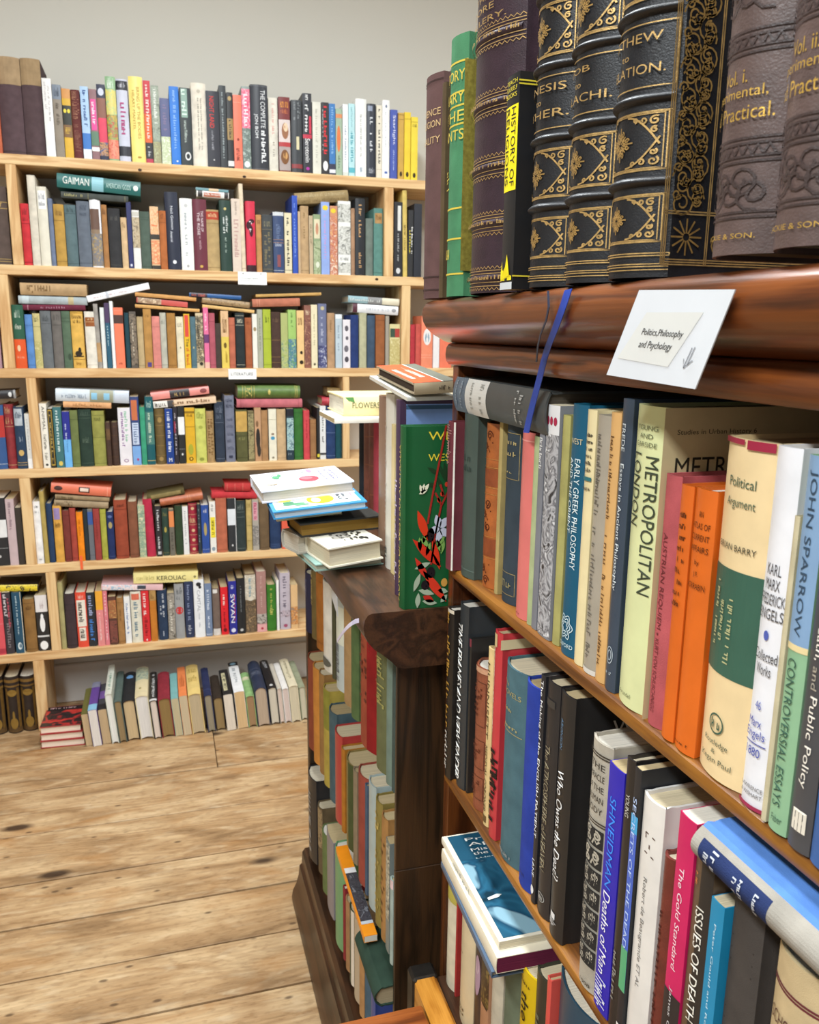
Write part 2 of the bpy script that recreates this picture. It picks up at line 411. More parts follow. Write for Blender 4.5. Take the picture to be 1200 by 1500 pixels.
def side_row(block, X, z, where, group, prev=None, gap=0.0005, Dmax=0.22, fine=True, org=(0, 0), sc=1.0, yr=None, zmax=None):
    """books upright in a case along the right: left (far) foot, right (near) foot and spine top as sighted"""
    out = {}; last = 99.0
    for line in block.strip().splitlines():
        x0, x1, yt, col, kind, dx, desc, sp = parse(line)
        Xs = X + dx / 1000.0
        a = solve_x(org[0] + x0 * sc, 1, (Xs, 0, z)); b = solve_x(org[0] + x1 * sc, 1, (Xs, 0, z))
        if yr and a > yr[1]:
            Xs = solve_x(org[0] + x0 * sc, 0, (0, yr[1], z)); a = yr[1]; b = solve_x(org[0] + x1 * sc, 1, (Xs, 0, z))
        if yr: b = max(b, yr[0])
        a = min(a, last); last = b
        if a - b < 0.003: continue
        Hh = solve_y(org[1] + yt * sc, 2, (Xs, (a + b) / 2, 0)) - z; T = a - b - gap
        if zmax: Hh = min(Hh, zmax - z)
        lbl = uniq(desc + ', ' + where + (', beside ' + prev if prev else ''))
        B = Book(frame((0, -1, 0), (1, 0, 0), (0, 0, 1), (Xs, a, z + 0.0004)), T, Hh, min(nominal_depth(Hh, kind), Dmax), col, kind, lbl, group, fine=fine)
        B.spec(sp); prev = short(desc); out[desc] = B
    return out
def tri_book(A, Bq, Cq, T, col, kind, label, group, pages=None, spine='far', fine=True):
    """book lying with its front cover up, from three corners of that cover: near left, near right, far left"""
    if spine == 'left':
        ay = (Cq - A); Ly = ay.length; ay.normalize(); e = (Bq - A); ax = (e - ay * e.dot(ay)); Lx = ax.length; ax.normalize()
    else:
        ax = (Bq - A); Lx = ax.length; ax.normalize(); e = (Cq - A); ay = (e - ax * e.dot(ax)); Ly = ay.length; ay.normalize()
    n = ax.cross(ay); o = A - n * T
    if spine == 'far': M = frame(n, -ay, ax, o + ay * Ly); H_, D_ = Lx, Ly
    elif spine == 'near': M = frame(n, ay, -ax, o + ax * Lx); H_, D_ = Lx, Ly
    else: M = frame(n, ax, ay, o); H_, D_ = Ly, Lx
    return Book(M, T, H_, D_, col, kind, label, group, pages=pages, fine=fine)
def flat_book(near, right, left_far, z0, z1, *a, square=False, **k):
    if square:      # the pile tilts a little: find the height of the right end that makes the corner square
        A, Cq = hit(2, z1, *near), hit(2, z1, *left_far); lo, hi = -0.02, 0.03
        for _ in range(30):
            m_ = (lo + hi) / 2
            if (hit(2, z1 + m_, *right) - A).dot(Cq - A) > 0: lo = m_
            else: hi = m_
        return tri_book(A, hit(2, z1 + lo, *right), Cq, z1 - z0, *a, **k)
    return tri_book(hit(2, z1, *near), hit(2, z1, *right), hit(2, z1, *left_far), z1 - z0, *a, **k)

# ---------------------------------------------------------------- setting
Y_BACK = 2.92            # front edge of the pine bookcase on the far wall
Y_WALL = 3.16
def wall_mat(key, col, rough=0.9):
    m, N, L, B = new_mat(key); tc = N.new('ShaderNodeTexCoord')
    nz = N.new('ShaderNodeTexNoise'); nz.inputs['Scale'].default_value = 1.3; nz.inputs['Detail'].default_value = 4; L.new(tc.outputs['Object'], nz.inputs['Vector'])
    cr = N.new('ShaderNodeValToRGB'); c = lin(col); cr.color_ramp.elements[0].color = tuple(v * 0.93 for v in c[:3]) + (1,); cr.color_ramp.elements[1].color = c
    L.new(nz.outputs[0], cr.inputs[0]); L.new(cr.outputs[0], B.inputs['Base Color']); B.inputs['Roughness'].default_value = rough
    noise_bump(N, L, B, tc.outputs['Object'], 180, 0.06, 0.002); return m
WALL = wall_mat('painted_plaster', 'd3d0c7'); CEIL = wall_mat('ceiling_paint', 'e6e3da')
struct(MB().box((-3.0, Y_WALL, 0.0), (3.0, Y_WALL + 0.1, 2.9)).build('wall_back', WALL))
struct(MB().box((-3.1, -3.0, 0.0), (-3.0, Y_WALL + 0.1, 2.9)).build('wall_left', WALL))
struct(MB().box((3.0, -3.0, 0.0), (3.1, Y_WALL + 0.1, 2.9)).build('wall_right', WALL))
struct(MB().box((-3.1, -3.0, 2.9), (3.1, Y_WALL + 0.1, 3.0)).build('ceiling', CEIL))
struct(MB().box((-3.0, Y_WALL - 0.018, 0.0), (3.0, Y_WALL, 0.15), 0.004).build('baseboard_back', wall_mat('baseboard_paint', 'd8d6d2', 0.5)))

def floor_mat():
    m, N, L, B = new_mat('worn_pine_boards')
    tc = N.new('ShaderNodeTexCoord'); oi = N.new('ShaderNodeObjectInfo')
    sc = N.new('ShaderNodeVectorMath'); sc.operation = 'SCALE'; sc.inputs['Scale'].default_value = 37.0
    cb = N.new('ShaderNodeCombineXYZ'); L.new(oi.outputs['Random'], cb.inputs[0]); L.new(oi.outputs['Random'], cb.inputs[2]); L.new(cb.outputs[0], sc.inputs[0])
    ad = N.new('ShaderNodeVectorMath'); ad.operation = 'ADD'; L.new(tc.outputs['Object'], ad.inputs[0]); L.new(sc.outputs[0], ad.inputs[1])
    def mapped(s):
        mp = N.new('ShaderNodeMapping'); mp.inputs['Scale'].default_value = s; L.new(ad.outputs[0], mp.inputs[0]); return mp.outputs[0]
    def noise(s, scale, detail=4, dist=0.0):
        n = N.new('ShaderNodeTexNoise'); n.inputs['Scale'].default_value = scale; n.inputs['Detail'].default_value = detail; n.inputs['Distortion'].default_value = dist
        L.new(mapped(s), n.inputs['Vector']); return n.outputs[0]
    def ramp(src, *st):
        cr = N.new('ShaderNodeValToRGB'); e = cr.color_ramp.elements
        while len(e) < len(st): e.new(0.5)
        for i, (p, c) in enumerate(st): e[i].position = p; e[i].color = c if isinstance(c, tuple) else lin(c)
        L.new(src, cr.inputs[0]); return cr.outputs[0]
    def mixc(fac, a, b, mode='MIX'):
        mx = N.new('ShaderNodeMix'); mx.data_type = 'RGBA'; mx.blend_type = mode
        if isinstance(fac, float): mx.inputs['Factor'].default_value = fac
        else: L.new(fac, mx.inputs['Factor'])
        L.new(a, mx.inputs['A'])
        if isinstance(b, str): mx.inputs['B'].default_value = lin(b)
        else: L.new(b, mx.inputs['B'])
        return mx.outputs['Result']
    base = ramp(noise((2.4, 7, 1), 1.7, 8, 0.7), (0.3, '9a7b57'), (0.47, 'bd9a70'), (0.66, 'd8ba90'))
    fine = ramp(noise((3, 160, 1), 1.0, 4, 0.3), (0.3, (0.62, 0.58, 0.55, 1)), (0.6, (1, 1, 1, 1)))
    c = mixc(0.45, base, fine, 'MULTIPLY')
    speck = ramp(noise((14, 42, 1), 3.0, 6, 0.2), (0.36, (0.45, 0.36, 0.28, 1)), (0.47, (1, 1, 1, 1)))
    c = mixc(0.32, c, speck, 'MULTIPLY')
    pale = ramp(noise((3, 11, 1), 4.0, 6, 0.4), (0.55, (0, 0, 0, 1)), (0.75, (0.5, 0.5, 0.5, 1)))
    c = mixc(pale, c, 'e4d0ae')
    ring = N.new('ShaderNodeTexNoise'); ring.inputs['Scale'].default_value = 1.0; ring.inputs['Detail'].default_value = 1.0; L.new(mapped((1.1, 7, 1)), ring.inputs['Vector'])
    ml = N.new('ShaderNodeMath'); ml.operation = 'MULTIPLY'; ml.inputs[1].default_value = 110; L.new(ring.outputs[0], ml.inputs[0])
    sn = N.new('ShaderNodeMath'); sn.operation = 'SINE'; L.new(ml.outputs[0], sn.inputs[0])
    c = mixc(0.22, c, ramp(sn.outputs[0], (0.0, (0.5, 0.4, 0.32, 1)), (0.45, (1, 1, 1, 1))), 'MULTIPLY')
    c = mixc(ramp(noise((1.1, 2.2, 1), 2.0, 5, 1.5), (0.58, (0, 0, 0, 1)), (0.78, (0.75, 0.75, 0.75, 1))), c, 'ad7434')
    grime = ramp(noise((2.0, 5.0, 1), 2.6, 6, 0.5), (0.56, (0, 0, 0, 1)), (0.8, (0.6, 0.6, 0.6, 1)))
    c = mixc(grime, c, '6e5236')
    vo = N.new('ShaderNodeTexVoronoi'); vo.inputs['Scale'].default_value = 1.0; vo.inputs['Randomness'].default_value = 1.0; L.new(mapped((3.3, 8.5, 0.001)), vo.inputs['Vector'])
    knot = ramp(vo.outputs['Distance'], (0.085, (0.92, 0.92, 0.92, 1)), (0.17, (0, 0, 0, 1)))
    c = mixc(knot, c, '38281e')
    vo2 = N.new('ShaderNodeTexVoronoi'); vo2.inputs['Scale'].default_value = 1.0; L.new(mapped((10, 22, 0.001)), vo2.inputs['Vector'])
    c = mixc(ramp(vo2.outputs['Distance'], (0.06, (0.75, 0.75, 0.75, 1)), (0.12, (0, 0, 0, 1))), c, '4f3a29')
    L.new(c, B.inputs['Base Color']); B.inputs['Roughness'].default_value = 0.55; B.inputs['Specular IOR Level'].default_value = 0.35
    bp = N.new('ShaderNodeBump'); bp.inputs['Strength'].default_value = 0.25; bp.inputs['Distance'].default_value = 0.003
    L.new(noise((3, 160, 1), 1.0, 4, 0.3), bp.inputs['Height']); L.new(bp.outputs[0], B.inputs['Normal'])
    return m
FLOORM = floor_mat()
floor = struct(MB().box((-3.0, -3.0, -0.06), (3.0, Y_WALL, -0.02)).build('floor', wall_mat('subfloor_dark', '2a2018')))
seams = [Y_WALL, 2.79, 2.517, 2.279, 2.053, 1.884, 1.709, 1.541, 1.36, 1.18, 0.99, 0.81, 0.62, 0.42, 0.2, 0.0, -0.2, -0.42, -0.65]
for i in range(len(seams) - 1):
    a, b = seams[i + 1] + 0.0028, seams[i] - 0.0028
    cuts = [-3.0, 3.0]
    if i == 1: cuts = [-3.0, 0.118, 3.0]
    for j in range(len(cuts) - 1):
        MB().box((cuts[j] + 0.0012, a, -0.02), (cuts[j + 1] - 0.0012, b, random.choice((0, -0.0006, -0.001))), 0.0012).build('floor_plank', FLOORM, floor)

# ---------------------------------------------------------------- pine bookcase on the far wall
SHELF_Z = [1.887, 1.564, 1.247, 0.924, 0.601, 0.291]
pine = empty('pine_bookcase', 'tall raw pine bookcase along the far wall, packed with books', 'bookcase', loc=(0.3, Y_BACK, 0))
PI_ = Matrix.Translation((-0.3, -Y_BACK, 0))
def pinepart(m, name, mat, smooth=None):
    o = m.build(name, mat, pine); o.matrix_local = PI_; return o
X_L, X_R = -1.7, 1.75
for z in SHELF_Z:
    pinepart(MB().box((X_L, Y_BACK, z - 0.03), (X_R, Y_WALL - 0.004, z), 0.002), 'shelf', PINE_X)
def upright(k, p0, p1):
    z0 = SHELF_Z[k] if k < 6 else 0.0; z1 = SHELF_Z[k - 1] - 0.03
    a = solve_x(p0, 0, (0, Y_BACK, z0)); b = solve_x(p1, 0, (0, Y_BACK, z0))
    pinepart(MB().box((a, Y_BACK + 0.001, z0), (b, Y_WALL - 0.005, z1), 0.0015), 'upright', PINE_Z)
    return a, b
for k, p0, p1 in ((1, 19.5, 34.7), (2, 6, 22.7), (3, 48.7, 63), (4, 38.7, 54.2), (5, 76, 90), (6, 57, 73), (1, 563, 576), (2, 588, 600.5), (3, 503, 512.5)):
    upright(k, p0, p1)
for k in range(1, 7):
    z0 = SHELF_Z[k] if k < 6 else 0.0; z1 = SHELF_Z[k - 1] - 0.03
    for x in (X_L + 0.02, X_R - 0.055): pinepart(MB().box((x, Y_BACK + 0.001, z0), (x + 0.035, Y_WALL - 0.005, z1), 0.0015), 'upright', PINE_Z)
# knots showing as dark holes in the shelf edges
for px, py in ((205, 249), (358, 259), (552, 409)):
    p = hit(1, Y_BACK, px, py); m = MB(); n = 10
    m.add([(p.x, Y_BACK - 0.0004, p.z)] + [(p.x + 0.006 * math.cos(i * 0.6283), Y_BACK - 0.0004, p.z + 0.0045 * math.sin(i * 0.6283)) for i in range(n)], [(0, i + 1, (i + 1) % n + 1) for i in range(n)])
    o = m.build('knot', M_PRINT, pine, '3a2414'); o.matrix_local = PI_
# angle bracket under the lowest shelf
p = hit(1, Y_WALL - 0.02, 88, 978)
mb = MB().box((p.x - 0.014, Y_WALL - 0.06, 0.2585), (p.x + 0.014, Y_WALL - 0.008, 0.2605)).box((p.x - 0.014, Y_WALL - 0.010, 0.2), (p.x + 0.014, Y_WALL - 0.007, 0.2585))
o = mb.build('bracket', M_METAL, pine, '4a4438'); o.matrix_local = PI_
# cards pinned to the shelf edges
def edge_card(name, label, x0, x1, y0, y1, marks, txt):
    A, Bq = hit(1, Y_BACK - 0.002, x0, y1), hit(1, Y_BACK - 0.002, x1, y0)
    t = empty(name, label, 'card', None, (A.x, Y_BACK - 0.002, A.z)); W, Hh = Bq.x - A.x, Bq.z - A.z
    MB().box((0, -0.0006, 0), (W, 0.0006, Hh)).build('card', M_PLAIN, t, 'f4f4f2')
    rn = random.Random(5)
    for (b0, b1, a0, a1, n, col) in marks:
        vs, fs = glyphs(txt) if txt else scribble(n, rn)
        MB().add([(W * (a0 + (a1 - a0) * x), -0.0009, Hh * (b0 + (b1 - b0) * y)) for x, y in vs], fs).build('lettering', M_PRINT, t, col)
    return t, W, Hh
t, W, Hh = edge_card('shelf_card', 'white card with faint grey writing pinned under the second pine shelf', 349, 390.5, 399, 416.5, [(0.42, 0.58, 0.12, 0.7, 12, 'a8acb0'), (0.25, 0.36, 0.1, 0.72, 18, 'b4b8bc')], None)
for a in (0.18, 0.8): MB().box((W * a - 0.002, -0.0012, Hh * 0.82), (W * a + 0.002, -0.0006, Hh * 0.9)).build('pin', M_METAL, t, '8a8680')
edge_card('shelf_label', 'small white label with capital lettering on the third pine shelf edge', 335, 375.5, 540.5, 555.5, [(0.36, 0.66, 0.09, 0.88, 9, '55555c')], 'LITERATURE')

# ---------------------------------------------------------------- low dark bookcase
MID_X, MID_Y0, MID_Y1, MID_Z = 0.29, solve_x(580, 1, (0.29, 0, 0.7)), 1.78, 1.025
print('MID_Y0', MID_Y0)
mid = empty('dark_bookcase', 'low dark oak bookcase with moulded top, piled with books', 'bookcase', loc=(0.44, 1.38, 0))
def part(m, root, name, mat, smooth=None, color=None):
    o = fix_normals(m.build(name, mat, root, color)); o.matrix_local = root.matrix_world.inverted() if False else Matrix.Translation(-Vector(root.location))
    if smooth:
        for p_ in o.data.polygons: p_.use_smooth = True
        o.data.set_sharp_from_angle(angle=math.radians(smooth))
    return o
def prof(poly): return [(z, x) for x, z in poly]       # (x, z) outline for an extrusion along y
top_prof = [(0.6, 1.025), (0.246, 1.025), (0.2405, 1.0225), (0.2365, 1.016), (0.235, 1.007), (0.2365, 0.996), (0.241, 0.986), (0.249, 0.976), (0.262, 0.966), (0.273, 0.956), (0.280, 0.948), (0.29, 0.945), (0.6, 0.945)]
part(MB().prism(prof(top_prof), 1, 0.985, MID_Y1 + 0.008), mid, 'moulded_top', DARK_Y, 35)
part(MB().box((MID_X, MID_Y0, 0.0), (0.6, MID_Y0 + 0.008, 0.62), 0.001).box((MID_X, MID_Y0, 0.6205), (0.6, MID_Y0 + 0.008, 0.945), 0.001), mid, 'side_panel', DARK_Z)
part(MB().box((MID_X, MID_Y1 - 0.022, 0.0), (0.6, MID_Y1, 0.945), 0.001), mid, 'side_panel', DARK_Z)
part(MB().box((0.588, MID_Y0 + 0.008, 0.05), (0.6, MID_Y1 - 0.022, 0.945)), mid, 'back_panel', DARK_Z)
MID_S = [0.73, 0.455, 0.18]
for z in MID_S: part(MB().box((0.316, MID_Y0 + 0.008, z - 0.016), (0.588, MID_Y1 - 0.022, z), 0.001), mid, 'shelf', DARK_Y)
pl = [(0.31, 0.0), (0.251, 0.0), (0.250, 0.012), (0.2535, 0.03), (0.262, 0.048), (0.268, 0.07), (0.2705, 0.095), (0.276, 0.1), (0.278, 0.13), (0.285, 0.14), (0.31, 0.14)]
part(MB().prism(prof(pl), 1, MID_Y0 - 0.006, MID_Y1 + 0.03), mid, 'plinth', DARK_Y, 30)

# ---------------------------------------------------------------- red oak bookcase on the right
OAK_X, OAK_Y1, OAK_Y0 = 0.345, 0.975, -0.9
oak = empty('oak_bookcase', 'polished red oak bookcase with rounded cornice at the right', 'bookcase', loc=(0.47, 0.1, 0))
cor = [(0.62, 1.416), (0.325, 1.416), (0.317, 1.413), (0.3125, 1.407), (0.311, 1.400), (0.3125, 1.391), (0.317, 1.383), (0.325, 1.376), (0.334, 1.371), (0.341, 1.3675), (0.346, 1.366), (0.62, 1.366)]
part(MB().prism(prof(cor), 1, OAK_Y0, OAK_Y1 + 0.022), oak, 'cornice', OAK_Y, 40)
rail = [(0.62, 1.3658), (0.345, 1.3658), (0.341, 1.364), (0.3385, 1.360), (0.3375, 1.352), (0.3385, 1.344), (0.342, 1.340), (0.62, 1.339)]
part(MB().prism(prof(rail), 1, OAK_Y0, OAK_Y1 + 0.008), oak, 'rail', OAK_Y, 40)
part(MB().box((OAK_X, OAK_Y1 - 0.018, 0.0), (0.62, OAK_Y1, 1.339), 0.001), oak, 'side_panel', OAK_Z)
part(MB().box((OAK_X, OAK_Y0, 0.0), (0.62, OAK_Y0 + 0.018, 1.339), 0.001), oak, 'side_panel', OAK_Z)
part(MB().box((0.606, OAK_Y0 + 0.018, 0.05), (0.62, OAK_Y1 - 0.018, 1.339)), oak, 'back_panel', OAK_Z)
OAK_S = [1.0905, 0.8045, 0.487]
for z in OAK_S[:2]:
    sp_ = [(0.606, z), (0.344, z), (0.3405, z - 0.002), (0.339, z - 0.007), (0.3405, z - 0.0125), (0.345, z - 0.0155), (0.606, z - 0.0155)]
    part(MB().prism(prof(sp_), 1, OAK_Y0 + 0.018, OAK_Y1 - 0.018), oak, 'shelf', OAKS_Y, 40)
part(MB().box((0.332, OAK_Y0 + 0.018, 0.455), (0.606, OAK_Y1 - 0.018, OAK_S[2]), 0.002), oak, 'shelf', DARK_Y)
part(MB().box((0.332, OAK_Y0, 0.0), (0.345, OAK_Y1, 0.455), 0.002), oak, 'base_front', DARK_Y)
part(MB().box((0.299, OAK_Y0, 0.44), (0.331, 0.962, 0.497), 0.004), oak, 'worn_ledge', wood('worn_golden_oak', 'd09038', 'b0701f', '6e3c10', 1, 0.45, 1.2, 0.1))
part(MB().box((0.296, 0.945, 0.40), (0.333, 0.975, 0.4995), 0.004), oak, 'ledge_cap', M_METAL, None, '3a3632')

# ---------------------------------------------------------------- stool pushed against the bookcase
STOOL = wood('stool_wood', '9a5524', '7c3f17', '54280d', 0, 0.35, 1.3, 0.3)
st = empty('wooden_stool', 'reddish wooden stool at the foot of the oak bookcase', 'stool', loc=(0.15, 0.75, 0))
part(MB().box((0.0, 0.865, 0.46), (0.2965, 0.905, 0.4975), 0.003), st, 'top_rail', STOOL)
part(MB().box((0.0, 0.60, 0.46), (0.2965, 0.64, 0.4975), 0.003), st, 'top_rail', STOOL)
part(MB().box((0.02, 0.645, 0.44), (0.28, 0.862, 0.468), 0.006), st, 'seat', wood('stool_seat', '6a3416', '522710', '3a1a0a', 0, 0.35, 1.3, 0.3))
for x in (0.005, 0.257):
    for y in (0.6, 0.87): part(MB().box((x, y, 0.0), (x + 0.034, y + 0.034, 0.4595), 0.003), st, 'leg', STOOL)

# ---------------------------------------------------------------- books on the pine bookcase
A1 = (0, 60), 320 / 1200; B1 = (300, 60), 320 / 1200
G = 'books on the top pine shelf'; W_ = 'top pine shelf'
back_row('''
-40 16 90 c0674a c orange cloth book
18 145 85 58464a c big brown cloth volume with tan spine head| b .72 1 a58c6c; l 3c302e .03
147 256 95 554447 c second big brown volume with tan head| b .73 1 a08766; l 3c302e .03
259 310 205 e9e7e5 p white paperback with faint grey writing| m 16 .6 .95 b9b4b4 d .2 .45; m 22 .45 .9 b9b4b4 d .55 .8
312 360 240 8b7f70 p grey and tan paperback| b .8 1 76808e; m 8 .84 .96 3c4250 h .2 .8; m 8 .45 .6 6b5f52 d .3 .7; m 8 .66 .76 6b5f52 d .3 .7
362 409 262 d8ab2e p yellow paperback with black mask face| b .86 1 cd8f4c; b .48 .76 2b2b22; e .68 .28 .03 .18 e6d24c; e .68 .72 .03 .18 e6d24c; b .3 .48 7c5a34; m 6 .34 .46 e0b84a d .2 .8
411 460 268 6a3a38 c maroon book with engraved tendrils| m 20 .55 .97 a4745c d .15 .85; m 18 .1 .5 8a5a4c d .2 .8
463 508 250 a9c6e6 p pale blue paperback fading to white| b .0 .14 e8ecf2; b .14 .36 3a74be; m 12 .45 .95 37548c d .3 .7
510 552 265 8c666a p mauve paperback with magenta panel| b .42 .86 e04a94 .15 .85; m 8 .5 .82 f4e0ea d .3 .7; b .2 .4 5f7f68; b .12 .18 f0ece6
553 600 238 2a2d44 p navy and red picture paperback| b .56 .82 8a5a48; b .24 .56 d8405c; x .06 .24 3c4f80 c8935a 28304a; e .9 .5 .05 .35 cfd3e2
602 658 195 8fb389 h green and yellow floral jacket| x .55 .85 9cbf94 dccf6c c9c07a; x .25 .55 d8a03c 7fa060 c24a3a; x .02 .25 cf5040 e0967a d86a5a; m 10 .86 .98 e4efe0 h .2 .8
660 722 210 c6c8d8 h lilac jacket with black title boxes| b .87 .98 2c2c34; m 9 .9 .96 d0d0d8 h .2 .8; b .07 .19 34343c; m 8 .3 .72 b0487c d .3 .75
728 805 195 f3de80 h yellow jacket with long gold title| t .28 .88 b08c3c d .52 .74 BRING UP THE BODIES; t .38 .84 b08c3c d .22 .4 HILARY MANTEL; e .06 .55 .012 .14 b08c3c
806 845 218 c2323a p red paperback with black foot| b .25 .6 e0622e; b .0 .25 2f2c30; m 18 .3 .95 f2e2da d .3 .7; m 4 .08 .2 d0d0d0 d .3 .7; b 0 .05 b83a50
848 890 245 8b9484 p grey green mottled paperback| x .3 .98 788478 a2ab98 6c7468; m 16 .5 .95 e6e8e0 d .3 .7; x 0 .28 b8bd92 8f8a68 a9a878
893 944 315 5a5f86 p slate paperback with pale landscape foot| x 0 .42 d8dec8 b3c090 e6e8de; m 10 .5 .9 8a7a9a d .3 .7
946 998 250 2d78d2 p bright blue paperback| m 24 .2 .95 8fb8ea d .35 .65; e .05 .6 .01 .1 e8eef8
1000 1062 258 2e3436 p black paperback with pale green title| b .62 .99 8aa79a .15 .7; m 7 .62 .98 dcefe2 d .2 .62; m 14 .3 .58 b8c4bc d .35 .6; e .12 .6 .055 .26 e6e6e6; e .12 .6 .035 .16 2e3436
1065 1146 230 e4dccd c tall cream book| m 26 .2 .82 8a8478 d .4 .5; m 26 .2 .82 8a8478 d .6 .68; e .9 .5 .02 .12 bcb4a4
''', *A1, SHELF_Z[0], W_, G)
back_row('''
19 90 275 2f2f37 p black paperback with red capitals| t .52 .93 e23a36 d .25 .6 NIGHT LAND; m 16 .18 .48 9a9aa2 d .35 .52; e .1 .5 .008 .06 dddddd
91 129 245 34383b p tall slim black book| m 26 .1 .95 9aa4a6 d .35 .6
131 165 283 2b2a2b p black paperback with gold panel| b .38 .66 9c7f4c; m 8 .4 .64 2b2a2b d .3 .7; b .03 .1 d8d8d8; e .92 .5 .03 .3 b49a6a
166 212 297 ee775e p coral orange paperback| m 8 .1 .28 8a4034 d .25 .75; e .4 .5 .02 .15 8a4034; l f4a890 .9
213 258 250 8d9a96 p pink and grey picture paperback| x .5 .97 dc4468 e46a86 e8b0be; m 10 .5 .95 fbe6ec d .25 .75; x 0 .5 7d8d86 56645e a4b0a8; e .06 .5 .04 .35 e0e4e4
260 355 240 303239 h thick black book with block capitals| t .5 .94 eceef0 d .58 .84 THE COMPLETE; m 9 .08 .47 eceef0 d .58 .84; t .38 .66 eceef0 d .2 .42 JON BOM; l 6a6c72 .985 .015
358 408 312 dfdacd c cream book with pinkish lettering| m 14 .5 .92 d8a49a d .35 .6; m 6 .2 .4 a0988c d .4 .6
412 474 308 77302f p brown paperback with two portrait panels| m 9 .86 .97 e69a3c h .15 .85; m 9 .78 .84 d07a4c h .2 .8; b .4 .7 d5c6c2; e .55 .55 .11 .3 9a6a4c; e .6 .6 .06 .2 e8c8a8; b .02 .34 a89a96; e .2 .5 .1 .36 7c5230; e .22 .55 .05 .2 c8985e; b .34 .4 b0383a
480 540 325 3a3d41 h dark grey book with silver marks| m 12 .7 .97 8a8f92 d .2 .45; m 12 .74 .97 8a8f92 d .55 .8; b .32 .5 d9cfa8 .45 .7; b .06 .12 8c3a3c
543 592 288 2c2c33 p black paperback with bold white title| t .14 .44 f2f2f2 d .24 .76 Serotonin; m 8 .52 .86 e8e8e8 d .24 .62; b .5 .72 c8304a .7 .95; b .44 .49 c03048; m 3 .9 .98 e0e0e0 d .3 .7; e .06 .5 .02 .2 b03a9a
596 642 335 d9d7ca p pale stone paperback| m 24 .15 .9 b6b4a6 d .35 .6
645 685 338 2e2b2d p black paperback with thick red title| m 10 .28 .95 d8343c d .3 .72; m 10 .3 .9 a8a8a8 d .12 .24; e .12 .5 .07 .34 e8e8e8
686 720 345 3b78b8 p blue paperback with dark foot| m 20 .3 .95 9cc4e6 d .35 .65; b 0 .16 34344a; b .03 .08 dcdce0
722 757 372 9fb39a p sage paperback with orange oval| e .55 .45 .2 .3 dc7a48; b .86 .92 d88a5a; m 6 .05 .3 6c806a d .35 .65
760 790 348 eaeded p thin white paperback| m 14 .2 .7 8a9ab0 d .35 .65; b 0 .05 cfd4cc
792 826 345 b6dde2 p pale aqua paperback| m 12 .2 .6 3c98a8 d .3 .75; m 14 .6 .95 8cb8c0 d .35 .65; b .05 .12 58aebc
830 890 318 efefec h thick white book| m 20 .25 .8 b8b8b4 d .4 .58; m 2 .06 .12 8098b0 d .4 .6
892 940 345 2b2f3a h black jacket with silver capitals| m 9 .34 .82 d5d8dd d .32 .62; b .9 .97 8c94a8 .1 .6; m 8 .06 .14 b0b4bc h .15 .85
943 974 355 dfd7c4 p cream paperback with dark italic| m 16 .2 .95 4c4844 d .35 .72; l c4b8a0 .12
976 1015 325 f1f1f0 h white jacket| m 10 .4 .85 c8ccd0 d .35 .6; e .92 .5 .02 .12 5a6a8a; b .06 .09 4a6ab0 .3 .7
1018 1058 378 4355a8 p blue paperback lettered Starlight| t .5 .92 eef0fa d .3 .72 Starlight; m 10 .12 .42 a8b4e0 d .4 .6
1062 1093 395 c89f45 p golden brown paperback| l 8a6a28 .9; e .08 .5 .04 .22 3a2c14; l 8a6a28 .97
1095 1130 392 e9c92f p bright yellow paperback| l a88a20 .9; e .08 .5 .04 .22 3a3014
1132 1169 418 ead03a p shorter yellow paperback| l a88a20 .92; m 4 .84 .9 8a7a30 h .2 .8; e .08 .5 .04 .22 3a3014
''', *B1, SHELF_Z[0], W_, G, 'cream book')

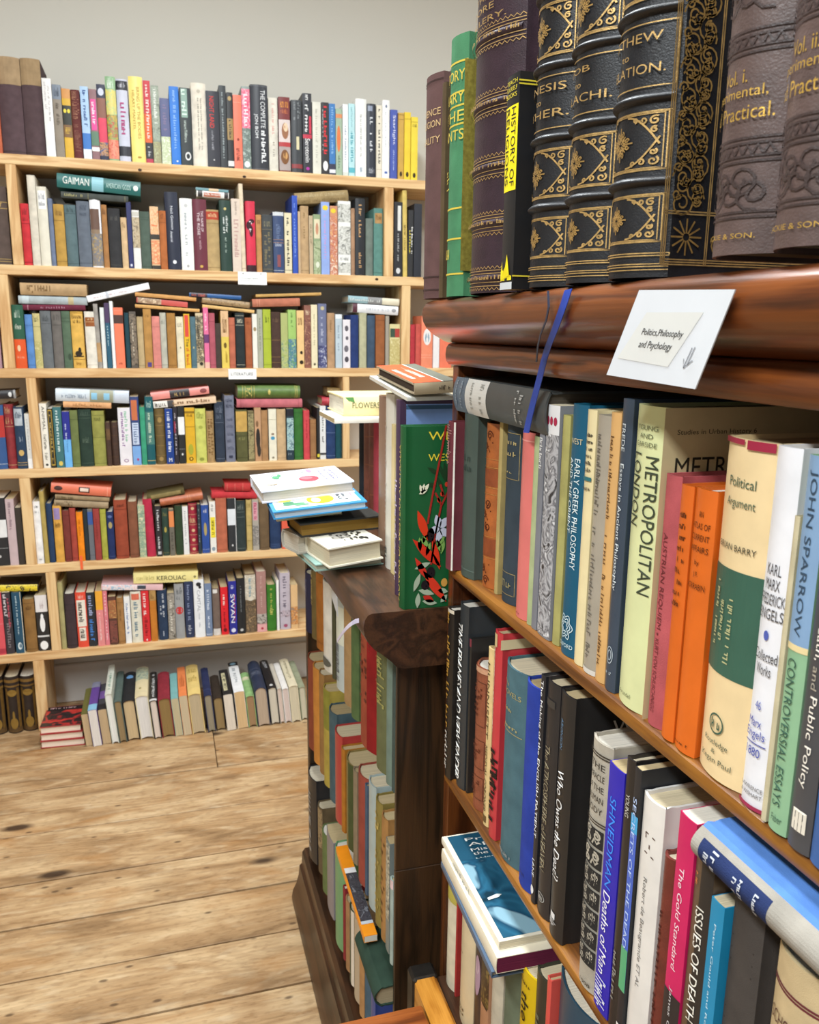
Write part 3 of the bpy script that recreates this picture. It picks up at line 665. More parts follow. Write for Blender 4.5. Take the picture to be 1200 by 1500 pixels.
A2 = (0, 240), 320 / 1200; B2 = (300, 240), 320 / 1200
G = 'books on the second pine shelf'; W_ = 'second pine shelf'
back_row('''
-62 66 120 5b4d47 c thick brown book with gilt rules| l b89a5a .04 .07 .8 .72; m 6 .74 .79 b89a5a h .2 .8
''', *A2, SHELF_Z[1], W_ + ' before the upright', G)
back_row('''
136 182 218 c9383f c red cloth book| m 8 .82 .92 8a2024 h .2 .8; m 7 .72 .78 8a2024 h .2 .8; l 8a2024 .05 .68
184 228 62 d9d1c1 c tall cream book
230 285 125 ddd7c6 h cream book with white paper label| b .72 .95 f0f0ee .12 .88; m 8 .84 .92 8a8a90 h .2 .8; m 8 .76 .82 a0a0a4 h .2 .8
287 312 190 6f7a93 c thin slate blue book
315 372 222 ba934b c ochre cloth book| m 8 .82 .92 7a5a2c h .2 .8; l 7a5a2c .08 .74
374 437 225 5e7276 c teal grey cloth book| l 3c4c50 .86 .05; m 8 .88 .96 3c4c50 h .2 .8
440 510 205 68707c c slate grey book| m 8 .86 .94 424a58 h .2 .8; m 6 .78 .84 424a58 h .25 .75; l 424a58 .06
513 572 195 e7e7eb h white jacket with brown picture strip| b .02 .86 8c7660 .02 .84; x .02 .5 9a8258 6e7484 b59a64; b .56 .86 6a5044 .02 .84
575 605 225 a9794c c tan brown book| m 5 .85 .95 6c4628 h .2 .8
608 675 245 39393b c dark charcoal book| m 8 .8 .88 54524e h .2 .8; l 54524e .05
677 710 295 d3b48c c short pale tan book| m 4 .8 .9 8a6c48 h .2 .8
712 738 210 2c3060 p thin navy book| e .05 .5 .02 .25 cfd4e8
740 780 255 e1dfdc p white and floral paperback| x .36 .88 a08a6c c8b89a 7c6c58; b .9 .97 c6c2b8
782 835 262 55645a c grey green book| l 3c4a40 .9 .86 .04
838 885 235 dbb68c p cream and orange patterned paperback| x .55 .95 e07a48 ecc49a d8a06c; b .48 .56 38342e; x .08 .46 e6c08e d8764a e8cca0; b 0 .06 38342e
887 925 258 b0693d c rust brown book| m 5 .86 .95 7a4424 h .2 .8; l 7a4424 .8
928 1000 155 2c3040 h/1 tall navy book with white names| t .52 .82 dfe2ea d .4 .58 Neil Gaiman; t .36 .5 dfe2ea d .3 .48 Anansi; e .1 .5 .025 .14 e6e8ee
1002 1070 190 edece9 h white jacket with grey capitals| m 12 .2 .8 a8aeb2 d .35 .6; e .9 .5 .025 .14 c4c4c4; e .06 .5 .02 .1 a8a8a8
1072 1148 195 6a2f3d h maroon jacket with white title| t .55 .84 e8d6da d .56 .74 THE NAME OF; t .5 .82 e8d6da d .3 .48 THE ROSE; m 10 .3 .48 c09aa2 d .4 .55; e .06 .5 .02 .12 c8a050
''', *A2, SHELF_Z[1], W_, G, 'the upright')
back_row('''
20 88 252 b69b6d c tan book with red label| b .84 .97 b8503c; m 8 .88 .94 e0c090 h .15 .85; l 8a7048 .78 .06
92 153 200 2a4038 h dark green jacket with white title| m 9 .55 .78 e6ebe6 d .54 .72; m 7 .52 .76 e6ebe6 d .3 .46; m 10 .26 .48 a8b8ac d .42 .58; e .88 .5 .02 .12 c8b878
157 205 192 d7c6b7 p pinkish cream paperback| m 10 .2 .72 c09c94 d .25 .75; m 10 .78 .96 a89488 d .4 .65
207 230 110 decdb3 c/1 tall thin cream book| l b8a488 .04
234 285 205 d0324b h red jacket with black splash| b 0 .1 3a1c24; e .66 .3 .06 .26 3a1620; e .58 .55 .08 .2 3a1620; e .72 .6 .03 .3 3a1620; m 3 .56 .72 f0dfe2 d .36 .62
288 318 280 bc8b59 c short tan book| m 4 .84 .94 7c5834 h .2 .8
321 378 280 4b4e50 c charcoal book with gilt scrollwork| m 7 .8 .92 8a8468 h .2 .8; m 12 .1 .7 82785a d .2 .45; m 12 .1 .7 82785a d .55 .8; l 82785a .75 .06
381 440 265 39496e h navy jacket with silver head| b .94 1 cfd3d8; m 10 .55 .8 6c7c9e d .3 .7; l b88a60 .55 .5; m 6 .44 .5 b8c0d0 h .2 .8; b .1 .3 8a4c50 .35 .65; l c8ccd4 .04
443 482 270 dad0af p cream paperback with black title| m 11 .12 .92 48443a d .32 .7; l 48443a .05
486 515 175 2e50b2 p tall slim blue book| m 18 .2 .9 7c98dc d .35 .6
517 530 262 c5a987 p thin tan pamphlet
531 575 232 b99b75 c light brown book| m 10 .5 .9 8c7048 d .35 .6; l 8c7048 .05
577 598 285 beaa8b p thin beige book| m 8 .5 .9 8a7a60 d .3 .7
600 640 278 8e9f79 p green picture paperback| b .6 .92 d9cfae .1 .9; e .76 .5 .1 .2 c08a6c; x 0 .56 7c9468 b4bc98 66784e; e .16 .55 .05 .25 d8dcc8
643 688 210 90a7de p periwinkle paperback with yellow spot| e .92 .5 .035 .34 e8c838; m 16 .2 .82 c49ac8 d .35 .6
690 732 232 c98c6b p floral orange paperback with yellow spot| x 0 .85 d8a070 b8604c e6d6c0; e .93 .45 .035 .34 e8c838
735 803 205 e9e9e5 p white paperback with engraved scenes| x .72 .96 a4a49c dcdcd6 6e6e68; x .28 .66 8c8c84 e0e0da 5c5c56; m 10 .2 .25 7c7c78 h .15 .85; x .03 .17 a4a49c dcdcd6 6e6e68
805 826 245 a98569 c narrow brown book
829 882 190 2a2c30 h black jacket with gold title down spine| m 12 .32 .92 c49a6a d .34 .62; m 6 .1 .3 c49a6a d .34 .62
886 926 300 6f7b73 c grey green book set back
930 980 245 5f8a81 c teal book with tan label| b .78 .93 b08a5a .1 .9; m 6 .83 .9 6c4c2c h .2 .8; l 3c6058 .05
''', *B2, SHELF_Z[1], W_, G, 'maroon jacket')
back_row('''
1040 1085 210 2b2b2f p black book with white label strip| b .62 .95 dcdcd8 .4 .8; m 12 .2 .58 b0b0b0 d .4 .6; e .08 .5 .04 .26 d0d0d0
1090 1114 145 d5bc6b c/1 yellow ochre book| m 12 .3 .6 7c6430 d .3 .7
1116 1144 255 2e2e30 p black paperback with yellow lettering| m 8 .35 .7 e0cf3c d .2 .5; m 8 .35 .75 e0e0dc d .6 .9
1148 1190 220 2a2c34 p plain black book
''', *B2, SHELF_Z[1], W_ + ' past upright', G)
back_flat('''
335 184 705 211 34 4a4e4b c dark grey book lying under the teal one| m 8 .68 .95 9a9468 d .3 .7; l 8a845c .05 .6
312 125 772 176 78 2f6b67 h thick teal book lying on the row| t .62 .93 e8ece6 d .3 .8 GAIMAN; b .45 .59 8cc0cc; t .12 .42 bfdcd6 d .32 .66 AMERICAN GODS; e .06 .5 .03 .2 e8ece6
''', *A2, 'second pine shelf, above slate books', G)
back_flat('''
-45 178 132 192 36 e4e2dd h white and red book lying flat| b .25 .78 b8684c .08 .7; m 14 .25 .78 e8dcd4 d .3 .65; b .02 .14 3c3836; b .82 .96 3c3836
-50 142 130 158 14 6f98a0 p thin blue and tan book lying on top| b .3 .6 d8bc98
''', *B2, 'second pine shelf, left of tall red', G)
back_flat('''
500 222 792 202 62 a18b63 c tweedy brown book lying aslant| m 30 .06 .94 8a744e d .1 .4; m 30 .06 .94 b8a47c d .55 .9
''', *B2, 'second pine shelf, above the periwinkle one', G)

A3 = (0, 400), 320 / 1200; B3 = (300, 400), 360 / 1200
G = 'books on the third pine shelf'; W_ = 'third pine shelf'
back_row('''
-40 14 300 b08c96 p mauve pink book edge
''', *A3, SHELF_Z[2], W_ + ' before the upright', G)
back_row('''
90 153 175 2d5a46 h green and orange jacket| b 0 .46 de5a2c; m 8 .8 .92 b8c8b8 h .15 .7; m 8 .62 .7 c8d0c0 h .2 .8; e .32 .4 .05 .14 e8c8a0; m 8 .16 .2 e8b898 h .2 .8
157 198 228 5b87c2 c blue cloth book| l 3c62a0 .06 .8
200 240 222 c9bc82 h cream green paperback| m 6 .85 .95 5a5a34 h .2 .8; l 7c7a48 .76; x .05 .5 c9bc82 b0a868 d8cc98
241 299 208 6a6e71 c grey cloth book| l 44484a .78; m 7 .82 .92 44484a h .2 .8
302 355 210 6f6a66 c brownish grey book| m 7 .84 .94 484440 h .2 .8; l 484440 .76
357 404 210 5a6e5a c moss green book| l 3c4c3c .88 .82; e .2 .7 .06 .2 3c4c3c
406 473 212 ddb058 c golden book with black rider| m 9 .88 .95 6a4c1c h .1 .9; m 8 .8 .86 6a4c1c h .2 .8; e .26 .5 .05 .28 2e2418; e .32 .6 .05 .12 2e2418; b .2 .22 2e2418 .1 .9; l 8a6828 .16 .98; m 6 .06 .12 a87c34 h .25 .75
482 540 212 e3ddd0 c cream book with brown label| b .74 .9 9a5c34 .05 .95; l d8b888 .82; m 6 .85 .89 e0c090 h .2 .8; l c8c0b0 .06
542 566 170 a09a93 c/1.5 tall grey book| b .1 .4 b89468
568 591 190 e0e4e1 p thin white paperback
593 619 165 2a5a71 p teal and purple paperback| b .7 1 4b3a5b; m 8 .3 .65 a8c4cc d .35 .65
622 640 155 ededeb p tall thin white book
641 692 190 ed7d5c p coral book with dark band| b .74 .88 4c3630; m 6 .06 .1 a84c34 h .3 .7; l f4a088 .95
698 722 218 284650 c dark teal book
725 762 212 5e564e p dark picture paperback| x .05 .95 5e564e 8a7a68 3a3630; m 10 .2 .8 c8bca8 d .35 .6
765 799 240 b8a27b c sandy tan book| l 8a764e .05
801 845 198 b88a4e c ochre brown book| b .02 .1 5a4a8a .3 .8; m 5 .86 .92 7c5828 h .25 .75
847 890 238 da8b82 c dusty pink book| l b06860 .05 .8
891 925 218 b9b8aa c pale grey green book| m 5 .8 .88 88887a h .2 .8; l 88887a .06
928 975 220 a87b42 c brown ochre book| l 7c5424 .05
978 1018 240 e4dabe c cream cloth book| m 5 .8 .9 9c927c h .2 .8; e .4 .5 .02 .1 9c927c
1020 1053 225 e0b52d p yellow paperback with red letters| b .58 .98 d84a3c .15 .8; t .4 .55 3c3014 d .25 .75 The; m 10 .05 .4 c8382c d .25 .75
1055 1085 240 55717b c slate teal book| e .4 .5 .02 .15 b8b088; l 38505a .06
1085 1125 220 ccba98 p cream and black patterned paperback| x .1 .95 d8c8a8 4a4238 c0ac84; m 14 .35 .9 2e2a24 d .2 .6; e .08 .6 .035 .25 2e2a24
1128 1155 190 e0709a p hot pink paperback| b .42 .56 6a3a6c; m 7 .6 .95 f8c8da d .3 .7; b 0 .1 f0b8a8
1157 1190 220 b15b68 c rose red book| l 7c3440 .06 .85
''', *A3, SHELF_Z[2], W_, G, 'the upright')
back_row('''
58 85 245 4a3f3a c narrow dark brown book
86 123 185 dec35a p yellow and peach paperback| b .55 1 deb78c; m 10 .62 .95 7c5830 h .2 .8; e .4 .5 .05 .2 6c5420; m 6 .1 .3 a8882c h .2 .8
124 154 218 ba6b53 c terracotta book| l 8a4430 .06 .85
157 200 195 2d3436 c black cloth book| l b8b4a0 .95 .78; m 6 .82 .92 b8b4a0 h .2 .8; l b8b4a0 .06
203 236 218 a75f3e c rust red book| m 5 .86 .94 6c3418 h .2 .8; l 6c3418 .06
238 262 200 e6e4d9 p white paperback| e .72 .5 .04 .3 9c8a68
263 288 178 a9ab99 h grey sage jacket| m 12 .3 .9 7c8070 d .35 .6
290 328 178 aab93a h lime green jacket| m 6 .78 .9 5c6820 h .2 .8; l 7c8c24 .5 .06
330 375 190 4d3a33 c dark brown book| l 8a6c44 .5 .2 .1; m 6 .82 .9 6c5440 h .2 .8
376 410 195 aab171 p olive picture paperback| x 0 .5 98a860 b8bc80 6c8c74
411 450 180 9dc06b p green paperback with blue leaves| x 0 .5 6c9c60 3c6c9c a8c47c; m 8 .7 .95 6c8c48 d .35 .6
453 488 183 e6c086 p peach paperback| m 6 .75 .92 7c5a30 h .2 .8; e .27 .6 .03 .2 2c2418; e .1 .6 .035 .28 2c2418
490 522 158 8a5a4c p maroon and rust patterned paperback| x .05 .8 9c6a50 6a3c3c b88a6c; m 6 .85 .95 e0c8a8 h .2 .8
523 553 155 e4d9b7 p tall cream paperback| m 16 .35 .85 a89c78 d .4 .6; e .06 .5 .02 .18 4c4430
557 598 150 6c7291 h grey blue jacket with dark landscape| x .02 .35 3a3c60 4c5080 c8ccdc; m 14 .4 .82 b8bcd0 d .3 .6; e .93 .5 .03 .22 c0b490
601 637 195 b4916f c tan cloth book| m 8 .6 .9 8c6c48 d .35 .6
640 672 202 b9c7d0 p pale blue book| b .92 1 dfe6ea; m 10 .3 .85 8c9cac d .35 .6
676 712 228 e1dce1 p white paperback with black motifs| e .82 .5 .06 .25 5c5860; e .62 .55 .04 .2 5c5860; e .4 .45 .07 .3 6c6870; e .18 .5 .06 .28 4c4850
714 752 205 2a3c70 c royal navy book
756 792 195 b9b796 c pale sage book
795 832 207 43556a c slate blue book
836 880 205 9a5f3a c chestnut brown book| l 6c3c1c .06 .9
882 900 210 a1998b p thin grey book
903 954 250 dad09b p cream patterned paperback with coloured head| b .7 .9 3c5040 .05 .5; b .7 .9 b04038 .5 .95; x .02 .66 e0d6a4 b8a868 ccc088
''', *B3, SHELF_Z[2], W_, G, 'rose red book')
back_row('''
1002 1027 252 b73a43 c crimson cloth book
1029 1055 250 c85a50 c light red cloth book
1057 1112 210 e98a6a p coral paperback with white oval| e .6 .5 .16 .34 e8e4e0; e .58 .5 .1 .2 8ca4b4; l f4b49c .25 .2
1114 1145 280 e6e2e2 p white book
1147 1205 230 e87a5c p orange red paperback
''', *B3, SHELF_Z[2], W_ + ' past upright', G)
back_flat('''
118 202 470 204 30 6d2b3d c maroon book lying at the bottom| m 10 .3 .7 a8788a d .3 .7; l c8a0a8 .9
102 166 480 176 44 a9b2b5 c pale grey book lying in the middle| b .2 .28 c8b890; b .85 .95 c0ccd0
112 118 478 128 68 ba9b73 c thick tan book lying on top| m 8 .55 .9 7c6038 u .2 .8
''', *A3, 'third pine shelf left end', G)
back_flat('''
484 160 824 86 36 eeeef0 p white book lying aslant| m 22 .3 .9 c8b0b4 d .35 .6; b .66 .7 c8ccd4
''', *A3, 'third pine shelf, beside the tan stack', G)
back_flat('''
742 188 1096 215 18 d8a868 c thin ochre book lying lowest
750 161 1030 189 30 c85850 p red and buff patterned book lying| x .52 .98 c8a890 8a6c50 e0c8a8; b 0 .5 c85850
742 126 1078 154 22 d09c60 c ochre brown thin book lying above
''', *A3, 'third pine shelf, above pink book', G)
back_flat('''
-12 168 242 196 16 e0b878 c pale ochre thin book lying
-15 145 220 172 30 8c7050 c brown marbled book lying| x .02 .98 8c7050 b0946c 6a5038
-75 114 178 130 20 2f5a92 h blue thin book lying highest| b .66 .98 3c3440; m 8 .7 .95 c86858 d .2 .8
''', *B3, 'third pine shelf, beside brown stack', G)
back_flat('''
234 166 466 160 40 ba745c c terracotta book lying| l e0a888 .85 .9; l d89878 .06
250 118 570 108 14 c8a060 c thin golden book lying on top
''', *B3, 'third pine shelf, above lime green', G)
back_flat('''
722 190 944 206 44 e6e6e8 h white book with maroon head lying| b .9 1 5c3440; m 12 .2 .7 c0c4cc d .35 .6; e .1 .5 .05 .2 9c9ca0
700 142 950 160 34 94b4bc h blue and cream book lying on top| b 0 .34 e0d8c0; b .34 .62 8c8c8c; m 14 .36 .96 d8dcd8 d .3 .65
''', *B3, 'third pine shelf, above navy', G)

A4 = (0, 550), 300 / 1200; B4 = (270, 550), 300 / 1200
G = 'books on the fourth pine shelf'; W_ = 'fourth pine shelf'
back_row('''
-45 48 175 3a5a8c h blue and red book| b .5 .84 b83c38 .5 1; l c8ccd4 .08
50 104 170 8f2f34 l red leather book with gilt| m 7 .86 .96 c8a078 h .15 .85; m 7 .7 .8 c8a078 h .15 .85; l c8a078 .66 .06
106 164 185 2e4058 c navy book with silver label| b .7 .97 b4bcc4 .05 .85; m 6 .82 .92 4c5868 h .15 .8; e .26 .5 .05 .26 c8a868; m 6 .44 .52 8c98a8 h .2 .8; l c8a868 .06 .1
168 198 225 dbdbd7 p thin white paperback| b 0 .18 f0f0f0; m 10 .3 .9 b0b0b0 d .35 .6
''', *A4, SHELF_Z[3], W_ + ' before upright', G)
back_row('''
258 300 165 e9e4d7 p white paperback with black capitals| t .58 .96 4a4640 d .3 .68 ANIMAL; m 14 .12 .52 6c6860 d .3 .68; e .05 .5 .018 .2 3c3c38
302 331 195 2e2a22 p black paperback with gold frame| b .04 .98 b8963a .1 .9; b .06 .96 2e2a22 .22 .78; m 12 .1 .9 b8a05c d .35 .65
334 382 185 3f7073 p teal paperback with pale script| m 16 .22 .94 d8e8e6 d .3 .66; e .07 .55 .04 .25 d8c060
385 428 212 292f8c p royal blue and sky paperback| b 0 .5 6fb3eb; m 7 .5 .78 c8d0f0 d .3 .55; m 10 .25 .48 4c84c0 d .4 .6
429 475 205 6f7a4a c olive green book| l 4c5630 .84 .06
477 553 200 2e3f36 c thick dark green book| m 8 .42 .52 5c6c5c h .25 .75; l 4c5c50 .9 .85 .06; m 8 .9 .97 4c5c50 h .2 .8
556 628 208 97964f c thick olive yellow book| l 6c6c34 .52 .92 .05; m 6 .82 .9 6c6c34 h .2 .8
631 660 275 4a352c l short dark brown book| b .6 .85 6c5034 .1 .9; l 6c5034 .2
662 704 275 46322a l second short dark brown book| l 6c5034 .9 .7 .5 .2
708 780 190 e5e1e7 p wide white paperback with green title| m 12 .4 .94 8ac0a0 d .52 .76; m 16 .32 .92 8a5c98 d .24 .46; e .08 .5 .03 .2 9c7c9c; e .08 .5 .018 .12 e5e1e7
783 832 125 37487a p navy paperback with orange panel| b .66 .95 c87048 .1 .8; b .3 .62 c8d4ea .1 .85; m 8 .32 .6 4c6490 d .25 .75; b 0 .28 7ca8e0; e .08 .6 .02 .14 a83c6c
835 866 185 3f9a79 c green cloth book
868 915 125 1e5a62 h dark teal jacket| b .3 .78 4c7c74; m 16 .32 .76 c8d8c0 d .3 .65; m 7 .84 .94 a8c8c0 h .2 .8; l c8b878 .06
920 978 195 6e5a34 l brown leather book with raised bands| l a08450 .88 .7 .52 .34 .16; e .8 .5 .05 .2 a08450; e .1 .5 .04 .2 a08450
980 1025 195 1e3f88 p deep blue paperback with white script| m 18 .2 .94 e4e8f4 d .28 .7; t .04 .11 f0f0f0 h .3 .7 M
1028 1052 185 2e2a30 p thin black striped paperback| m 14 .1 .95 b8b0b8 d .3 .6; b .55 .75 8c2c48 .1 .5
1055 1092 175 2b2b2b p black paperback with white band| b .5 .8 ececec; e .16 .5 .02 .16 d0d0d0; l 8c8c8c .25
1095 1152 190 daab2d p yellow paperback with green sprig| b .9 .94 8c6c18; m 7 .84 .89 5c4410 h .2 .8; l 8c6c18 .66; e .25 .5 .1 .26 a8a838; e .08 .5 .035 .22 3c3010; e .08 .5 .022 .12 e0b848
''', *A4, SHELF_Z[3], W_, G, 'the upright')
back_row('''
74 136 195 cacc6b c pale lime book| m 7 .82 .94 8c9040 h .15 .85; e .66 .5 .03 .2 a4a84c; e .07 .5 .03 .22 8c9040
139 182 210 aa8b5f l tan tooled book| m 12 .15 .85 7c5c34 d .2 .5; m 10 .15 .85 7c5c34 d .55 .85
189 242 155 343d4c c dark slate book| m 8 .82 .94 6c7484 h .15 .85; m 7 .72 .8 6c7484 h .2 .8; l 6c7484 .06 .66
248 303 118 75798b c tall grey blue book with capitals| m 6 .9 .96 3c4054 h .15 .85; m 5 .82 .88 3c4054 h .15 .85; m 6 .62 .67 4c5064 h .2 .8; m 6 .52 .56 4c5064 h .15 .85; m 6 .4 .45 4c5064 h .2 .8; m 6 .3 .35 4c5064 h .15 .85; m 6 .19 .24 4c5064 h .2 .8; b .06 .1 3c4054 .3 .7
312 376 202 5d5c3a c olive book with tan head| b .58 .97 caa45b; l 34341c .5 .08; m 6 .42 .48 8c8858 h .2 .8
380 415 210 6d6344 p mottled olive paperback| x .05 .95 6d6344 a89c70 4a4430
418 456 190 ba906b p tan paperback with black bird shape| b .3 .98 c09672; e .42 .5 .2 .34 2c2826; e .2 .6 .12 .3 38322c; e .7 .4 .06 .2 7c5c40
458 495 205 a98159 c narrow brown tan book
500 545 198 e6e1cd p cream paperback with blue mark| e .44 .5 .035 .28 4c94b8; e .52 .5 .02 .2 8c7868; l b0a890 .8; e .06 .5 .02 .16 8c8470
548 600 198 c8aa83 c beige book| l a0845c .05
605 645 195 2a3c48 p dark paperback with blue wave| x .2 .82 3c7c98 b8d4d0 2c5468; b .86 .98 24242c; m 5 .1 .16 a0b0b8 h .2 .8
648 700 195 3b6f35 c green cloth book| l 28502a .92 .06
703 738 205 cd4a51 c coral red book| m 6 .4 .8 9c2c34 d .4 .6
741 776 258 9a714b c short brown book| l 6c4c2c .9 .06
781 796 190 28282a p thin black paperback| b .04 .1 d8c83c
798 832 180 e0e1e1 p white book with black lettering| m 14 .3 .92 3c3c40 d .35 .65; b .08 .12 3c3c40
835 888 182 2a3f68 c navy cloth book| l 6c80a8 .5 .06 .92
889 926 210 1e4a53 c dark teal book| l 4c7c80 .9
''', *B4, SHELF_Z[3], W_, G, 'yellow paperback')
back_flat('''
-35 140 94 134 52 2e2c2e h black book lying flat| e .25 .5 .08 .3 d8d8d8; b 0 .1 9c9c9c
''', *A4, 'fourth pine shelf far left', G)
back_flat('''
370 186 652 194 36 dda878 c peach book lying underneath| m 10 .2 .8 b07c4c d .3 .7
326 148 756 163 76 b8c4cc h white and stone book lying on top| b .54 1 cfd8e0; m 14 .58 .92 8c98a8 d .28 .6; b .22 .54 9c9c84; b .44 .52 8cc0dc .2 .75; b .27 .35 8cc0dc .2 .75; b 0 .2 c8d0dc
''', *A4, 'fourth pine shelf, above olive books', G)
back_flat('''
902 192 1268 160 40 e3c6a6 p cream patterned book lying aslant| b .78 1 ece8e0; m 6 .8 .98 4c4440 d .15 .85; m 8 .1 .7 8c6c50 d .3 .8; b .68 .78 4c4848
888 146 1228 106 46 e6948c h pink and black book lying aslant| b .34 .68 3a3436; m 6 .42 .6 b89c68 d .2 .8; e .1 .5 .06 .3 8c4c4c
''', *A4, 'fourth pine shelf, above royal blue', G)
back_flat('''
308 188 692 186 52 c06c74 c rose pink book lying under the green| l 9c4850 .06 .94
314 134 680 134 78 5f7a3e l thick green gilt book lying| l c8b868 .05 .08 .92 .88 .78 .74; m 3 .78 .88 c8b868 u .2 .8; e .5 .5 .02 .2 c8b868
''', *B4, 'fourth pine shelf, middle', G)
back_flat('''
806 176 914 180 50 b83c48 l red book lying lowest| l e0a0a0 .3 .5 .7
838 122 914 124 52 7a6238 l brown leather book lying on top| l b89858 .9 .8 .62 .4 .2; m 8 .65 .78 b89858 u .2 .8
''', *B4, 'fourth pine shelf right end', G)

A5 = (0, 690), 300 / 1200; B5 = (200, 690), 300 / 1200
G = 'books on the fifth pine shelf'; W_ = 'fifth pine shelf'
back_row('''
-30 60 160 2c2c2e p black paperback with white band| b .42 .68 e4e4e4; e .14 .4 .02 .1 c0c0c0; l 8c8c8c .26
63 113 165 c4aeb1 p pale mauve paperback| m 14 .5 .95 8c747c d .3 .6
115 150 215 3a342e p narrow dark book
''', *A5, SHELF_Z[4], W_ + ' before upright', G)
back_row('''
220 262 180 efedec c white book| m 7 .9 .95 6c6c6c h .2 .8; m 7 .82 .86 8c8c8c h .2 .8; b .06 .08 b0b0b0 .3 .7
265 292 120 b19b58 c/0.5 thin olive gold book
294 328 190 2b3f5f c navy book
332 382 205 d9a34c c ochre book with purple panel| b .76 .96 9a86b6 .1 .8; m 7 .62 .72 8c6428 h .2 .8
386 425 232 7a3a33 c maroon brown book| l 54221c .9 .06
427 462 218 a5483c c brick red book| l 742c24 .06
465 502 242 f18b1d c bright orange book| m 10 .5 .85 c0680c d .35 .6
505 529 225 2d3437 c dark narrow book
531 561 225 6a6e75 p grey book with blue head| b .7 .95 3c5c9c; l 4c5058 .1
563 600 222 9c423e c red brown book| m 8 .4 .8 6c2824 d .4 .6
603 637 225 aaa948 c lime olive book| l 7c7c28 .06 .92
640 680 240 26335f c navy book with gilt shield| e .72 .5 .07 .28 a89868; e .9 .5 .03 .3 5c6c9c; l 5c6c9c .06
685 760 170 9b4a34 c big brick red book| m 10 .88 .93 642c1c h .2 .8; l 742c1c .84 .05
766 820 180 85543e c big brown book| l 5c3828 .06
823 862 200 b9be99 p pale green picture paperback| x .02 .98 b9be99 7c9c88 d8d4b0; l 4c6c5c .84 .64 .48
866 918 165 b63049 c/2 leaning crimson book
922 956 205 2e2c30 p black paperback with white title| m 16 .15 .92 dcdce0 d .3 .66; b .04 .1 c0c0c0 .2 .8
959 998 220 33463c c dark green book with gilt| e .55 .5 .06 .2 a8984c; m 5 .84 .92 8c8450 h .2 .8; l 8c8450 .06
1001 1030 225 6e6a60 p grey and orange book| b .62 .96 e08a54; m 6 .1 .5 4c4840 d .3 .7
1035 1078 205 34452f c deep green book
1080 1112 208 e5e5e5 p thin white book| m 16 .2 .9 8c8c94 d .35 .6
1115 1165 190 9f283d l crimson gilt book with hearts| l d8b088 .97 .78 .58 .38 .18 .03; e .9 .5 .03 .18 d8b088; e .47 .5 .03 .18 d8b088; e .28 .5 .03 .18 d8b088; e .1 .5 .03 .18 d8b088; m 8 .62 .74 d8b088 h .15 .85
''', *A5, SHELF_Z[4], W_, G, 'the upright')
back_row('''
367 385 195 2e3a42 p thin dark slate book| m 12 .2 .9 9ca4a8 d .3 .6
388 432 200 2e4f9a p blue book with gilt figures| e .5 .5 .14 .2 b09c60; m 5 .84 .92 c8c8d4 h .2 .8; l a8b0c8 .08
437 472 180 e9e7e1 p white book with yellow panel| b .3 .7 ecd83c .1 .9; m 10 .34 .66 5c5420 d .3 .7; m 6 .8 .95 8c8c8c d .3 .7; e .08 .5 .04 .3 8c9ca8
474 537 160 b96a4f c wide salmon brown book| l 8c4830 .05
542 590 160 2f3236 p tall black paperback with white panel| b .5 .8 dfe4ea; e .12 .5 .02 .1 d8d8d8; b 0 1 d8d8d8 .93 1
593 645 175 323c3c c charcoal green book| m 7 .82 .94 6c7470 h .15 .85; l 6c7470 .78 .68 .06
650 683 170 c0a86b c straw yellow book| l 8c783c .86 .5 .2; m 5 .88 .95 8c783c h .2 .8
685 722 170 aaa399 p grey book with pink letters| b .6 .96 d89aa8 .15 .8; m 6 .62 .94 a84c64 d .25 .7; x .1 .5 aaa399 6c6a68 c8c0b8
726 781 185 6e5a42 c olive brown book| l 4c3c28 .06
786 850 180 2a3d60 c big navy book| l 4c608c .06 .1
855 910 190 e1624a p coral red book
''', *B5, SHELF_Z[4], W_, G, 'crimson gilt book')
back_flat('''
316 206 634 220 40 a59073 c grey tan book lying lowest| m 10 .66 .96 6c5c40 d .15 .85
322 162 640 180 26 9c8768 c grey brown book lying between| m 9 .66 .96 6c5c40 d .15 .85
296 124 648 152 60 e1795d h coral book with black oval lying on top| e .88 .5 .07 .24 4c3430; b .36 .54 3c302c .25 .8; b .38 .52 e8d0c0 .35 .7; l f0b098 .06
''', *A5, 'fifth pine shelf', G)
back_flat('''
942 208 1192 168 48 ba6a48 l rust leather book lying aslant| l e0a070 .3 .35
866 176 1084 134 38 5c5232 c olive book lying aslant on top| b .1 .9 8c7c50 .2 .8
''', *A5, 'fifth pine shelf, over crimson ones', G)
back_flat('''
440 160 706 162 40 c23a40 c scarlet book lying beneath
516 118 668 118 48 bc3c3c c red book with gilt rules lying above| l e0a088 .9 .6 .3
''', *B5, 'fifth pine shelf, near white pile', G)
p = hit(1, Y_BACK - 0.003, 119, 820); q = hit(1, Y_BACK - 0.003, 121, 834)
mb = MB(); mb.box((-0.004, -0.0004, q.z - p.z), (0.004, 0.0004, 0.014))
o = mb.build('ribbon_marker', M_RIBBON, None, 'f0683c'); o.location = p
tag(o, 'orange ribbon marker hanging over the fifth pine shelf edge', 'ribbon')

